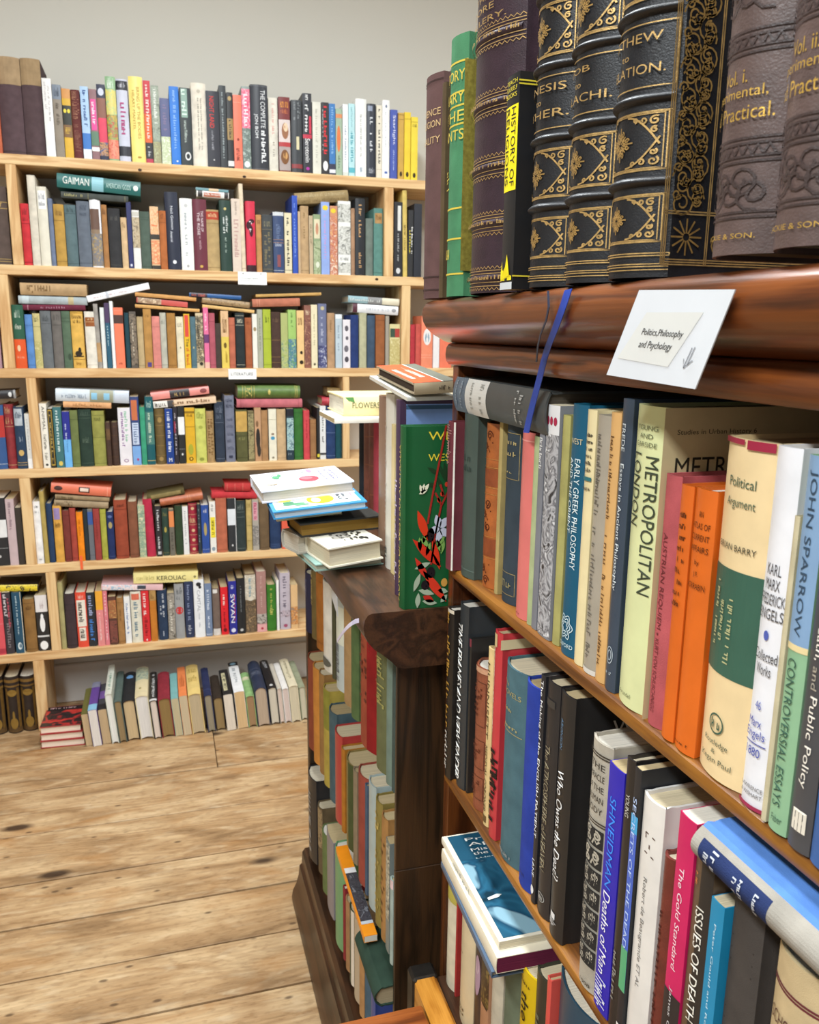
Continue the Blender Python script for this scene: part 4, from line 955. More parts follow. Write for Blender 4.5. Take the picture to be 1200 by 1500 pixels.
A6 = (0, 820), 240 / 1200; B6 = (200, 820), 260 / 1200
G = 'books on the lowest pine shelf'; W_ = 'lowest pine shelf'
back_row('''
-40 48 245 d9565f p coral paperback| b .02 .1 b03848; l e88c90 .5
51 112 240 39343a p black paperback with white letters| m 9 .55 .97 d8d0d4 d .15 .55; m 9 .4 .9 c05464 d .6 .85; m 10 .08 .5 8c8488 d .3 .7
121 186 240 265069 h teal navy jacket with white swirl| m 14 .3 .94 b8ccd4 d .4 .58; e .12 .5 .06 .24 d8e4e8; e .125 .55 .04 .14 265069; b 0 1 e4dcc8 .94 1
197 280 290 8f6a3c c brown ochre book| m 7 .8 .88 5c4020 h .25 .75; l 5c4020 .92 .06
287 372 260 2e2c2c p black and white paperback| b .7 1 e8e4e4; m 8 .76 .9 b8a8a8 h .2 .7; e .48 .5 .14 .22 f0f0f0; b .25 .28 d8d8d8; e .1 .5 .08 .34 f0f0f0; e .62 .5 .05 .12 f0f0f0
''', *A6, SHELF_Z[5], W_ + ' before upright', G)
back_row('''
456 492 170 aaa16f c thin olive tan book
498 572 250 433639 c dark aubergine book| l 2c2224 .8 .7 .06
577 655 240 e2513d h red and white jacket| b .38 .86 ece4d6 .1 .9; b .12 .36 ece4d6 .2 .8; m 9 .42 .82 3c3430 d .25 .7; m 6 .15 .33 3c3430 d .3 .7; m 7 .89 .96 f0c8b8 h .2 .8
658 716 240 2b2e34 p black paperback with blue capitals| m 9 .55 .94 a8b4dc d .22 .72; m 9 .1 .5 4c8ce0 d .22 .72
723 775 230 e18b8b p pink and yellow paperback| b .66 1 eda93a; m 14 .1 .6 f4d4d0 d .35 .6
777 808 230 da7b85 p thin pink paperback| m 14 .1 .95 f4d0d4 d .35 .65
813 870 270 5a3a32 p dark brown picture paperback| x .55 .92 d8a868 8c5a3c c87c4c; x .05 .5 5a3a32 8a4c44 3c2a28
873 922 280 a5794a c tan brown book| l 7c5428 .9 .06; m 8 .5 .75 7c5428 d .4 .6
926 970 270 ededed p white paperback with blue title| m 16 .2 .85 5878b0 d .3 .62
974 1050 235 e1ddcc c cream book with red panel| b .84 .96 d87058 .1 .85; m 14 .12 .8 6c8898 d .3 .68
1053 1108 230 d72f37 h red jacket with white capitals| m 9 .52 .95 f4e4e0 d .25 .7; m 9 .1 .48 8c1c24 d .3 .7; e .04 .5 .02 .12 f0d0d0
1112 1160 225 c37a2f c tan orange book| b .8 1 b08a54; m 5 .84 .92 6c4c24 h .2 .8
''', *A6, SHELF_Z[5], W_, G, 'the upright')
back_row('''
156 220 205 2f3e57 c navy book with white capitals| m 16 .42 .92 d8dce4 d .5 .74; m 4 .5 .68 d8dce4 d .24 .42; b .08 .18 a8b0c0 .45 .55
223 270 225 7c766c p grey patterned paperback| x .02 .98 7c766c a8a298 54504a; m 12 .15 .85 d8d4c8 d .3 .65
271 332 165 9b9d9f h grey jacket with red circle| e .52 .5 .07 .4 c83838; e .52 .5 .05 .28 9b9d9f; b .5 .54 c83838 .2 .8; m 7 .82 .94 5c5e60 h .15 .85; m 5 .72 .78 5c5e60 h .2 .7
338 396 148 2e3a58 h tall navy jacket| m 16 .3 .94 8c98b8 d .3 .62; m 6 .06 .22 c8ccd8 d .3 .7
400 470 135 eaedf1 h white jacket with black bird| t .45 .82 a0a4ac d .32 .62 CAPITAL; m 12 .14 .42 b8bcc4 d .4 .55; e .92 .5 .035 .24 2c2c30; e .87 .62 .025 .14 2c2c30
473 518 160 7486a5 p blue grey paperback| m 10 .5 .92 d8e0ec d .3 .65; m 8 .1 .42 d8e0ec d .35 .6; l d8e0ec .04
523 572 195 76655c c grey brown book with white foot| b 0 .14 d8d4d0; b .9 .98 e4e0dc .1 .7
578 627 185 da242f p red paperback with black title| m 5 .62 .84 f0e0d8 d .3 .65; m 12 .1 .55 6c1018 d .35 .6; e .1 .5 .04 .26 6c1018
633 685 145 2b2f90 p royal blue paperback with big letters| t .22 .76 f4f4f8 d .22 .74 SWAN; m 10 .24 .74 d83c48 d .7 .86; m 4 .84 .95 c8ccf0 d .3 .7; e .08 .5 .04 .3 dcdcf0
688 742 125 24272b h black jacket| m 20 .4 .86 8c9094 d .42 .54; e .07 .5 .025 .2 c0c0c0
744 815 95 7d6b54 h tall brown picture jacket| x .56 .98 dcd2be b8b0a0 e8e2d4; m 8 .6 .92 7c9cac d .35 .62; x .02 .54 7d6b54 4c4034 a88c68; e .58 .5 .035 .3 d8d0c0
820 885 80 aa817b h mauve jacket with photograph| x .14 .3 4c4844 c8c0b8 7c7470; b 0 .13 e0a8a8; m 16 .4 .92 c8a8a0 d .4 .6; e .06 .5 .02 .14 b03848
889 950 170 3f7a2c c green book with gold title| m 12 .5 .92 c8c060 d .36 .58; m 5 .34 .5 d8d070 d .3 .68; l 2c5a20 .05
953 970 140 ececea p thin tall white book
976 1045 90 beb5c1 h tall lilac grey jacket| m 12 .38 .94 6c6474 d .3 .68; x .22 .34 8c6c70 c8bcc8 5c5058; e .07 .5 .03 .2 a0506c
1048 1094 170 dab585 p tan and orange paperback| x .1 .5 dab585 c87c34 8c8478
''', *B6, SHELF_Z[5], W_, G, 'tan orange book')
back_flat('''
-30 235 280 228 52 2c2624 h black book with yellow stripes lying flat| x .02 .98 2c2624 ecd438 d8bc28
''', *A6, 'lowest pine shelf left end', G)
back_flat('''
742 222 1192 222 42 e0b8bc p pink and white magazine lying under KEROUAC book| x .3 .98 e0b8bc f0e4e4 98b8d0; b .28 .42 3c4450 .2 .9
978 176 1450 160 86 ecdf98 p thick pale yellow book lettered KEROUAC lying flat| t .19 .64 3c3828 d .25 .66 KEROUAC; m 10 .68 .95 c8bc78 d .3 .75; e .05 .5 .02 .12 8c8458
''', *A6, 'lowest pine shelf', G)

# ---------------------------------------------------------------- books on the floor under the pine bookcase
A7 = (0, 950), 240 / 1200; B7 = (220, 950), 240 / 1200
G = 'gilt black volumes on the floor'
back_row('''
-60 52 220 2c2320 l leftmost black gilt volume| b .02 .1 5c4428; b .8 .84 7c5c2c; b .9 .94 7c5c2c; b .1 .8 6c5024 .05 .22; b .1 .8 6c5024 .78 .95; e .18 .5 .1 .25 8c6c30
62 168 212 2c2320 l middle black gilt volume| b .02 .1 5c4428; b .82 .85 7c5c2c; b .9 .95 7c5c2c; b .1 .8 6c5024 .05 .2; b .1 .8 6c5024 .8 .95; e .18 .5 .1 .25 8c6c30; e .3 .5 .1 .08 8c6c30; e .72 .5 .06 .3 8c6c30
172 284 205 2c2320 l third black gilt volume| b .02 .1 5c4428; b .82 .85 7c5c2c; b .9 .95 7c5c2c; b .1 .8 6c5024 .05 .2; b .1 .8 6c5024 .8 .95; e .18 .5 .1 .25 8c6c30; e .3 .5 .1 .08 8c6c30; e .72 .5 .06 .3 8c6c30
''', *A7, 0.0, 'floor under shelves', G)
def spine_up(block, org, sc, prev=None, yfront=2.755):
    for line in block.strip().splitlines():
        h, _, sp = line.partition('|'); k = h.split(None, 7)
        x0, x1, yf, yb = map(float, k[:4]); col, pg, kind, desc = k[4], k[5], k[6], k[7].strip()
        Y = yfront + random.random() * 0.012
        a = solve_x(org[0] + x0 * sc, 0, (0, Y, 0)); b = solve_x(org[0] + x1 * sc, 0, (0, Y, 0))
        D = solve_y(org[1] + yf * sc, 2, ((a + b) / 2, Y, 0))
        L = min(max(solve_y(org[1] + yb * sc, 1, ((a + b) / 2, 0, D)) - Y, 0.17), 0.30)
        th = math.radians(4.5); ca, sa = math.cos(th), math.sin(th)
        v, u = Vector((ca, 0, sa)), Vector((0, 1, 0)); w_ = u.cross(v); o = Vector((a, Y, 0.0008)) - w_ * D
        lbl = uniq(desc + ', spine up on the floor' + (', right of ' + prev if prev else ' beside red stack'))
        Book(frame(v, w_, u, o), (b - a) * ca - 0.001, L, D, col, kind, lbl, 'books standing spine up on the floor', pages=pg).spec(sp)
        prev = short(desc)
spine_up('''
632 684 480 290 6d6a3a cbb08a p olive paperback
686 752 450 245 6a4a98 e6dfd9 p purple paperback| b 0 .2 8cc0e0; b .8 1 8a8aa0
755 822 445 255 4a4a50 c9ae88 p charcoal paperback| b 0 .2 2c2c30; b .4 .7 7c5ca0
825 876 330 115 d8dcd0 ecebe6 h white and green jacket| m 14 .1 .7 5c8c7c u .3 .7
879 937 385 165 56645f 9a835f c grey teal book
940 1030 380 170 2a2a2c cfb68e c black book with blue emblem| e .8 .5 .06 .3 6c9ccc; l 5c5c60 .95
1034 1131 345 135 e3d6ae e4e0dc h cream jacket with mountains| x .55 .98 8ca49c c8c8a8 5c7c7c; e .25 .4 .03 .1 a89c68
1135 1190 380 170 2c2c2e e3d3c7 h black jacket with white lettering| m 14 .12 .9 d8d8d8 u .3 .7; b 0 .06 e0e0e0
''', *A7)
spine_up('''
95 186 365 170 8f2f3b 94794c c red cloth book
189 246 365 180 7fb5b5 c4b896 p aqua paperback
249 311 345 135 ec8a54 cdbb9c p orange paperback| m 8 .3 .7 b05c30 h .2 .8
315 410 330 118 ecd084 c2b090 h yellow cream jacket| m 8 .7 .9 b89c50 h .1 .9; m 8 .4 .6 b89c50 h .15 .85
428 487 340 140 2b3256 9a8f7a c navy book| l 5c6ca0 .2
490 560 360 195 3a3028 9c835a c dark brown book
566 636 335 155 28282a e4d8c8 p black and cream paperback| b .15 .85 d8d0a8 .2 .6; m 10 .2 .8 28282a u .25 .55
645 722 315 100 f0f2f4 dcbb8c p white paperback with black head| b .86 1 2c2c30; e .93 .5 .04 .3 8cb4cc; m 12 .3 .8 a8acb0 u .3 .6
726 790 345 175 93b87a a68562 c light green book| b .66 .8 d8d4b0 .1 .9
794 886 285 90 2c3852 bda892 l navy gilt book| l 8c94a8 .5 .6 .7; m 8 .52 .58 8c94a8 h .15 .85
890 955 285 85 242428 d6cdbb h black jacket| m 8 .7 .95 b8b8bc u .3 .7; e .08 .5 .03 .2 d8d8d8
957 990 290 110 d0c8ba e2ccc0 h stone jacket
993 1040 290 105 f0eeec dccac2 h white jacket
1044 1110 270 75 e6ddc0 d6cbb0 h cream jacket with grey title| m 12 .2 .9 8c8468 u .3 .6
1113 1160 280 90 9aa086 d0c8b0 c sage green book
''', *B7, 'black jacket')
for k in range(3):
    z0 = 0.0005 + k * 0.0255
    A = hit(2, 0.0, 60 + 0.3 * k, 1097); Bq = hit(2, 0.0, 125 - 2.0 * k, 1091)
    ax = (Bq - A).normalized(); ay = Vector((-ax.y, ax.x, 0)); Lx = (Bq - A).length; Dp = 0.155
    b = Book(frame((0, 0, 1), -ay, ax, A + ay * Dp + Vector((0, 0, z0))), 0.025, Lx, Dp, 'a83a3c', 'f',
             uniq(('bottom', 'middle', 'topmost')[k] + ' red hardback of the small stack on the floor' + (' with dark red flower cover' if k == 2 else '')), 'red hardbacks stacked on the floor', pages='f0dcc8')
    if k == 2:
        b.band(0.01, 0.99, None, 0.02, 0.98, surf='F', mat=picture('2a2224', '2e2628', '3a2c2c', 'b03030', 'd04438', scale=22), name='printed_picture')
        b.band(0.02, 0.98, '2a2426', 0.02, 0.22, surf='F', name='title_panel'); b.marks(10, 0.1, 0.75, 'c8a0a0', 'u', 0.06, 0.13, 'F')

# ---------------------------------------------------------------- books in the low dark bookcase
G = 'books in the low dark bookcase'; ZM = 0.944
side_row('''
446 451.5 838 2e2c44 c navy book by the far side| m 10 .6 .9 6c6c8c u .3 .7
452 460 836 6e5e36 c olive brown book| m 12 .5 .95 a89454 u .3 .7
460.5 469 838 a06428 c ochre leather book| l 7c4818 .9 .1
470 481 850 d9d4c8 c/-6 white book| e .1 .6 .05 .3 5c5c54
483 489 866 4c4a34 c dark olive book
490 499 872 b8c4c4 h pale blue book| b .5 .9 d8dccc .3 1; m 14 .1 .5 5c5c64 u .3 .7
500 511 888 a8875c c tan book| b .5 .95 d8c860 .0 .2
511.5 520 886 566c42 c green book
521 541 922 9c4c34 c/-5 red brown picture book| m 5 .86 .95 5c2a20 u .2 .8; m 6 .4 .82 6c3024 u .2 .7; b 0 1 8c1c1c .72 1
545 561 905 6a6c48 c olive green book with gilt tree| m 14 .5 .9 9c9858 d .2 .5; m 12 .45 .85 a09c5c d .5 .85
561.5 570 905 74867a c/2 pale grey green book
570.5 577 905 46544f c/4 dark slate book
''', 0.2885, MID_S[0], 'top row of dark bookcase', G, Dmax=0.16, yr=(MID_Y0 + 0.009, MID_Y1 - 0.024), zmax=ZM)
side_row('''
449.5 457 963 8a4630 c sienna book by the far side
457.5 464 976 c4853c c/-4 orange tan book
464.5 472 985 9a7444 c brown tan book
472.5 479 1008 b09c48 c mustard book| b .6 1 8c8838
480 488 1040 4a6068 c slate teal book
488.5 497 1072 b03a38 h/-3 bright red book
497.5 503 1096 b07428 c narrow ochre book
503.5 515 1114 8c7a48 c olive tan book| b 0 1 4c5430 .6 1
516 520.5 1128 8c7c64 c narrow stone book
521 532 1132 9a4a3c c/-2 rusty red book
533 536.5 1150 4c5c70 c narrow slate blue book
537 546 1146 a8b8b8 h pale grey blue jacket
547 555 1172 8c7c40 c gilt olive book| m 14 .05 .9 c8b060 d .2 .8
555.5 563 1196 a87c48 c tan gilt book| m 10 .1 .8 6c4824 d .2 .8
563.5 569 1232 7c8480 p/1 grey picture book| x .3 .98 6c7068 c8c4b0 4c504a
569.5 579 1288 a4b4ac c/-1 pale green grey book| b .9 1 e0c4c4
''', 0.2885, MID_S[1], 'middle row of dark bookcase', G, Dmax=0.16, yr=(MID_Y0 + 0.009, MID_Y1 - 0.024), zmax=ZM)
side_row('''
450 458.5 1134 26262a h black book by the far side| m 16 .1 .95 a8a8a8 u .4 .7
459 463 1150 c83c5c h pink book| b 0 .7 b8bcc0
463.5 469.5 1180 6c5c44 c/3 mottled brown book| x .4 .98 6c5c44 a08c68 4c3c2c
470 477 1218 6c7c4c c moss green book
477.5 487 1222 8c8890 p grey lilac paperback
487.5 499 1250 6aa070 h/-4 bright green book
499.5 504.5 1300 8a3034 c maroon book
505 510 1318 a88058 c buff book
510.5 516 1330 3c4c38 h dark green book| b 0 1 e0d8cc .7 1
516.5 524 1342 b8a890 h cream book
524.5 530 1372 b88c5c c tan ochre book
530.5 541 1384 4a6478 c blue grey book
541.5 547 1372 3c4c90 h navy jacket
''', 0.2885, MID_S[2], 'bottom row of dark bookcase', G, Dmax=0.16, yr=(MID_Y0 + 0.009, MID_Y1 - 0.024), zmax=ZM)
b = flat_book((533, 1372), (552, 1366), (492, 1240), 0.428, 0.440, 'f09418', 'p', uniq('slim orange and black booklet lying across the dark bookcase bottom row'), G, spine='left')
b.band(0.14, 0.66, '34343a', 0.1, 1.0, 'F', name='printed_picture', mat=picture('34343a', '4c4c54', '24242a', '787c84', scale=120)); b.band(0.66, 0.72, 'e8e8e8', 0.1, 1.0, 'F'); b.band(0.11, 0.14, 'c0c8d0', 0.1, 1.0, 'F')
B = Book(frame((0, 0, 1), (1, 0, 0), (0, 1, 0), (0.262, MID_Y0 + 0.012, 0.385)), 0.034, 0.13, 0.15, '2c4034', 'c', uniq('dark green book lying at the near end of the dark bookcase bottom row'), G, fine=True, pages='b8a888', roundness=0.35)
# ribbon and price ticket hanging from the moulded top
def strip(name, pts, width_vec, mat, col, label, cat, thick=0.0006):
    m = MB(); wv = Vector(width_vec) / 2; vs = []
    nrm = [(pts[min(i + 1, len(pts) - 1)] - pts[max(i - 1, 0)]).cross(wv).normalized() * thick / 2 for i in range(len(pts))]
    for p_, n_ in zip(pts, nrm): vs += [p_ + wv + n_, p_ - wv + n_, p_ - wv - n_, p_ + wv - n_]
    fs = []
    for i in range(len(pts) - 1):
        for j in range(4): fs.append((4 * i + j, 4 * i + (j + 1) % 4, 4 * i + 4 + (j + 1) % 4, 4 * i + 4 + j))
    fs += [(3, 2, 1, 0), tuple(4 * (len(pts) - 1) + j for j in range(4))]
    m.add(vs, fs); o = m.build(name, mat, None, col, smooth=50); return tag(o, label, cat)
pts = [hit(0, 0.232 - 0.012 * math.sin(i / 8 * 3.14), 526 - 32 * (i / 8) ** 0.85, 909 + 30 * (i / 8) ** 1.5) for i in range(9)]
strip('white_ribbon', pts, (0, 0.0, 0.006), M_RIBBON, 'dcd4ea', 'pale lilac ribbon curling from under the dark bookcase top', 'ribbon')
A = hit(0, 0.245, 485, 858)
t = MB().add([(0, 0, 0), (0.0, -0.045, -0.005), (0.0, -0.05, -0.035), (0, -0.006, -0.018), (0.001, 0, 0), (0.001, -0.045, -0.005), (0.001, -0.05, -0.035), (0.001, -0.006, -0.018)],
             [(0, 1, 2, 3), (7, 6, 5, 4), (0, 4, 5, 1), (1, 5, 6, 2), (2, 6, 7, 3), (3, 7, 4, 0)]).build('paper_slip', M_PLAIN, None, 'c8c8c8'); t.location = A
tag(t, 'small white paper slip tucked under the dark bookcase moulded top', 'paper')

# ---------------------------------------------------------------- books on top of the low dark bookcase
G = 'books piled on the low dark bookcase'; Z0 = MID_Z
b = flat_book((462, 827.6), (562, 817), (434, 803), Z0 + 0.0005, Z0 + 0.011, '8fb0a8', 'f', uniq('thin teal hardback lowest in the pile on the dark bookcase'), G, square=True, pages='c8c4b0')
b = flat_book((480.5, 804), (560, 790), (446, 782), Z0 + 0.0115, Z0 + 0.042, 'ece6d4', 'f', uniq('cream hardback with black ink drawing on its cover, in the pile'), G, square=True, pages='d8cdb2')
rn = random.Random(3)
b.poly([(.28, .32), (.3, .62), (.62, .6), (.6, .3)], 'a8a298', 'F'); b.marks(9, .36, .6, '6c6860', 'u', .3, .6, 'F')
for i in range(26): b.ell(0.55 + rn.random() * 0.3, 0.2 + rn.random() * 0.6, 0.012 + rn.random() * 0.025, 0.015 + rn.random() * 0.05, '3a3834', 'F', n=7)
for i in range(7): b.ell(0.3 + rn.random() * 0.2, 0.15 + rn.random() * 0.6, 0.01 + rn.random() * 0.02, 0.015 + rn.random() * 0.03, '4a4844', 'F', n=6)
b = flat_book((437, 785), (472, 780), (425, 772), Z0 + 0.0115, Z0 + 0.0415, 'b8b4aa', 'c', uniq('grey book poking out under the black one in the pile'), G, pages='d0c8b8')
b = flat_book((440, 768), (560, 755), (420, 751.6), Z0 + 0.0425, Z0 + 0.064, '34322e', 'c', uniq('black cloth book with gilt edges in the middle of the pile'), G, square=True, pages='8a6a30')
b.marks(7, 0.42, 0.6, 'a89468', 'u', 0.45, 0.62, 'F', mat=M_GILT)
b = flat_book((405, 757), (500, 745), (396, 740), Z0 + 0.0645, Z0 + 0.0725, 'c8b070', 'p', uniq('thin cream and red booklets under the blue picture book'), G, square=True, pages='e4dcc0')
b = flat_book((400, 750.7), (538, 734), (390, 729.6), Z0 + 0.0745, Z0 + 0.086, '3c94cc', 'f', uniq('blue picture book with yellow flowers on white, in the pile'), G, square=True, pages='d0dce0')
b.band(0.04, 0.95, 'e4eef2', 0.06, 0.9, 'F', name='printed_picture')
b.ell(0.55, 0.52, 0.15, 0.3, 'ecc82c', 'F'); b.ell(0.5, 0.55, 0.05, 0.16, 'f0ead8', 'F'); b.ell(0.17, 0.3, 0.1, 0.17, 'e4cc34', 'F'); b.ell(0.25, 0.66, 0.12, 0.07, '5c9470', 'F'); b.ell(0.2, 0.55, 0.06, 0.1, '4c8464', 'F'); b.ell(0.33, 0.75, 0.08, 0.05, '6ca47c', 'F')
b.marks(4, 0.74, 0.78, '4c4c50', 'h', 0.3, 0.75, 'F'); b.marks(5, 0.8, 0.84, '4c4c50', 'h', 0.3, 0.8, 'F'); b.marks(8, 0.89, 0.92, 'c87c9c', 'h', 0.2, 0.7, 'F')
b = flat_book((382.5, 720), (519, 704), (366, 696), Z0 + 0.0865, Z0 + 0.106, 'e4e4ee', 'f', uniq('white picture book with red flower topmost on the pile'), G, square=True, pages='c8c0b4')
b.ell(0.58, 0.6, 0.11, 0.17, 'dc4c58', 'F'); b.ell(0.56, 0.55, 0.07, 0.1, 'e8727c', 'F'); b.ell(0.66, 0.15, 0.03, 0.1, 'e08cb0', 'F'); b.ell(0.25, 0.35, 0.04, 0.1, '5c9c74', 'F'); b.ell(0.3, 0.25, 0.02, 0.08, '5c9c74', 'F'); b.ell(0.16, 0.72, 0.06, 0.04, 'd8b49c', 'F')
b.strokes([[(0.2 + 0.1 * math.sin(i * 0.9), 0.06 + i * 0.05) for i in range(12)], [(0.75 + 0.06 * math.sin(i), 0.04 + i * 0.045) for i in range(9)]], 0.0016, '6c7c6c', 'F', mat=M_PRINT, name='printed_stem')
for k, (n, b0) in enumerate(((4, 0.82), (5, 0.87), (6, 0.74))): b.marks(n + 2, b0, b0 + 0.03, '8c88a8', 'h', 0.2, 0.8, 'F')
# leather row behind the pile, leaning on the far upright
side_row('''
524 529.5 598 2c3038 c narrow black book
530 537 612 7c4436 l russet leather book| l 9c6448 .8 .5 .2
537.5 544 610 743c30 l russet leather twin| l 9c6448 .8 .5 .2
544.5 551 600 b04450 c rose red book| l 8c2c38 .05
551.5 564 592 7c6440 l brown leather book with raised bands| l a88c58 .9 .72 .5 .3 .1; b .56 .7 6c2c2c
''', 0.385, Z0, 'behind the pile', G, Dmax=0.14)
P0 = solve_x(504, 0, (0, 1.50, 1.24)); P1 = solve_x(556, 0, (0, 1.50, 1.24)); zb = solve_y(610, 2, (P0, 1.50, 0)); ztp = solve_y(582, 2, (P0, 1.50, 0))
B = Book(frame((0, 0, 1), (0, 1, 0), (-1, 0, 0), (P1 + 0.12, 1.50, zb)), ztp - zb, P1 - P0 + 0.12, 0.16, 'ecdca4', 'h', uniq('cream flower book lying on the leather row, green leaf on spine'), G)
B.text('FLOWERS', 0.64, 0.915, '6c6c4c', 'd', 0.42, 0.72); B.poly([(0.98, 0.985), (0.98, 0.9), (0.72, 0.89), (0.8, 0.95)], '4c7c3c')
P0 = solve_x(490, 0, (0, 1.47, 1.24)); z9 = solve_y(613, 2, (P0, 1.47, 0))
B = Book(frame((0, 0, 1), (0, 1, 0), (-1, 0, 0), (P0 + 0.2, 1.47, zb - 0.0095)), 0.009, 0.2, 0.15, 'ece6d6', 'p', uniq('thin white booklet beneath the cream flower book'), G)
# tall upright books beside the oak bookcase
r = side_row('''
551 560 580 8a6c58 h tall brown jacket
560.5 571 577 d8d2c4 h tall white jacket with blue waves| m 3 .05 .12 2c2c2c d .3 .7; m 20 .2 .85 b8a8a0 d .2 .5
571.5 576 622 e0cc94 p narrow cream paperback
''', 0.318, Z0, 'on the dark bookcase', G, Dmax=0.2)
r = side_row('''
576.5 581.5 586 48344c h tall aubergine jacket with white lettering| m 22 .05 .6 c8b8d0 d .2 .8
''', 0.296, Z0, 'on the dark bookcase', G, 'tall cream paperback', Dmax=0.24)
B = list(r.values())[0]; B.band(0.02, 0.98, '86a4dc', 0.06, 0.98, 'F', name='printed_cover'); B.band(0.955, 0.975, '3c5c7c', 0.06, 0.98, 'F', name='printed_cover')
ya = solve_x(582, 1, (0.291, 0, Z0)); hh = solve_y(622, 2, (0.291, ya - 0.01, 0)) - Z0
B = Book(frame((0, -1, 0), (1, 0, 0), (0, 0, 1), (0.287, 1.0125, Z0 + 0.0004)), 0.024, hh, 0.17, '12542c', 'h', uniq('green flower book with red blooms on its cover, on the dark bookcase'), G, fine=True)
B.text('FLOWERS OF WESTERN AUSTRALIA', 0.04, 0.9, 'd8c060', 'u', 0.22, 0.6)
fr = 'F'
def gp(x, y): return ((x - 100) / 370 * 0.06 / B.D, 1 - (y - 95) / 1360)
def gt(txt, x0, x1, y0, y1):
    a0, b1 = gp(x0, y0); a1, b0 = gp(x1, y1); B.text(txt, b0, b1, 'e8d23c', 'h', a0, a1, fr)
gt('WILD', 300, 620, 135, 195); gt('WESTERN', 300, 690, 295, 347)
def leaf(x, y, ln, wd, ang, col, n=8):
    out = [(ln * (i / n - 0.5), wd * math.sin(math.pi * i / n)) for i in range(n + 1)] + [(ln * (i / n - 0.5), -wd * math.sin(math.pi * i / n)) for i in range(n - 1, 0, -1)]
    c_, s_ = math.cos(ang), math.sin(ang)
    B.poly([gp(x + p_ * c_ - q_ * s_, y + p_ * s_ + q_ * c_) for p_, q_ in out], col, fr)
def dot(x, y, rx, ry, col): a, b_ = gp(x, y); B.ell(b_, a, ry / 1360, rx / 370 * 0.06 / B.D, col, fr)
for x, y, ln, an in ((345, 420, 120, 0.5), (420, 440, 190, 1.1), (330, 520, 90, 0.2), (440, 420, 130, 1.4), (400, 520, 120, 1.2)): leaf(x, y, ln, 16, an, '1c3c20')
B.strokes([[gp(440, 90), gp(400, 300), (gp(345, 560)), gp(300, 810)], [gp(470, 570), gp(410, 680), gp(370, 880), gp(335, 1120)], [gp(410, 670), gp(385, 620), gp(360, 580)], [gp(430, 610), gp(415, 560), gp(400, 520)]], 0.0026, 'a02820', fr, mat=M_PRINT, name='printed_stem')
leaf(262, 820, 250, 34, 1.2, 'd83a18'); leaf(300, 1030, 330, 36, 0.75, 'd03018'); leaf(375, 1040, 260, 26, 1.3, 'd83418'); leaf(370, 1290, 330, 36, 0.9, 'd83820'); leaf(260, 1150, 220, 26, 1.0, 'cc3020'); leaf(320, 1385, 110, 26, 0.5, 'c02c20')
for k in range(5): leaf(405 + 42 * math.cos(k * 1.257 + .5), 850 + 60 * math.sin(k * 1.257 + .5), 110, 30, math.atan2(60 * math.sin(k * 1.257 + .5), 42 * math.cos(k * 1.257 + .5)), 'c4c8da')
for x, y, an in ((262, 545, -1.4), (285, 540, -0.9), (245, 550, -1.9), (260, 570, -0.4)): leaf(x, y, 75, 14, an, 'e4e4c8')
for x, y, an in ((240, 960, 1.5), (285, 950, 1.1), (310, 1000, 1.9), (265, 930, 2.3), (400, 980, 1.2), (430, 990, 1.8), (415, 950, 2.2)): leaf(x, y, 110, 18, an, '7ca854')
for x, y, ln, an in ((265, 1125, 140, -0.3), (220, 1250, 150, -1.2), (300, 1330, 140, 0.3), (230, 1390, 120, -1.5), (330, 1410, 130, 0.2), (440, 1330, 90, 0.2), (450, 1390, 80, -0.8)): leaf(x, y, ln, 22, an, 'a4b49c')
for x, y, rx, ry in ((330, 895, 32, 55), (335, 1180, 36, 45), (290, 1275, 36, 38)): dot(x, y, rx, ry, '1a1016'); dot(x + 8, y + 8, 4, 5, 'd0c8d0')
dot(450, 1265, 27, 33, 'd09a48')
for x, y in ((415, 590), (390, 635), (452, 520)): dot(x, y, 14, 18, 'cc3a24')
# two books lying on top of the upright ones
def at_depth(px, py, Y):
    x = solve_x(px, 0, (0, Y, 1.3)); return Vector((x, Y, solve_y(py, 2, (x, Y, 0))))
b = tri_book(at_depth(597, 582, 1.02), at_depth(668, 580, 1.02), at_depth(553, 550, 1.22), 0.005, 'c8c8c0', 'p', uniq('grey and white booklet lying under the orange and grey book'), G, spine='near', pages='d8d0c0')
b = tri_book(at_depth(607, 562, 1.005), at_depth(672, 558, 1.005), at_depth(570, 535, 1.195), 0.0145, 'a8987c', 'h', uniq('orange and grey book lying on the tall upright books'), G, spine='near', pages='4c4038')
b.band(0.36, 0.99, 'e4552c', 0.02, 0.99, 'F', name='printed_cover'); b.band(0.01, 0.33, '6a6c62', 0.02, 0.99, 'F', name='printed_cover'); b.band(0.33, 0.36, 'e8e4dc', 0.02, 0.99, 'F', name='printed_cover')
b.marks(8, 0.74, 0.88, 'f0e4dc', 'd', 0.2, 0.9, 'F')
b.marks(6, 0.5, 0.62, 'f0e4dc', 'd', 0.25, 0.8, 'F'); b.marks(6, 0.2, 0.5, '4c4438', 'd', 0.35, 0.7)

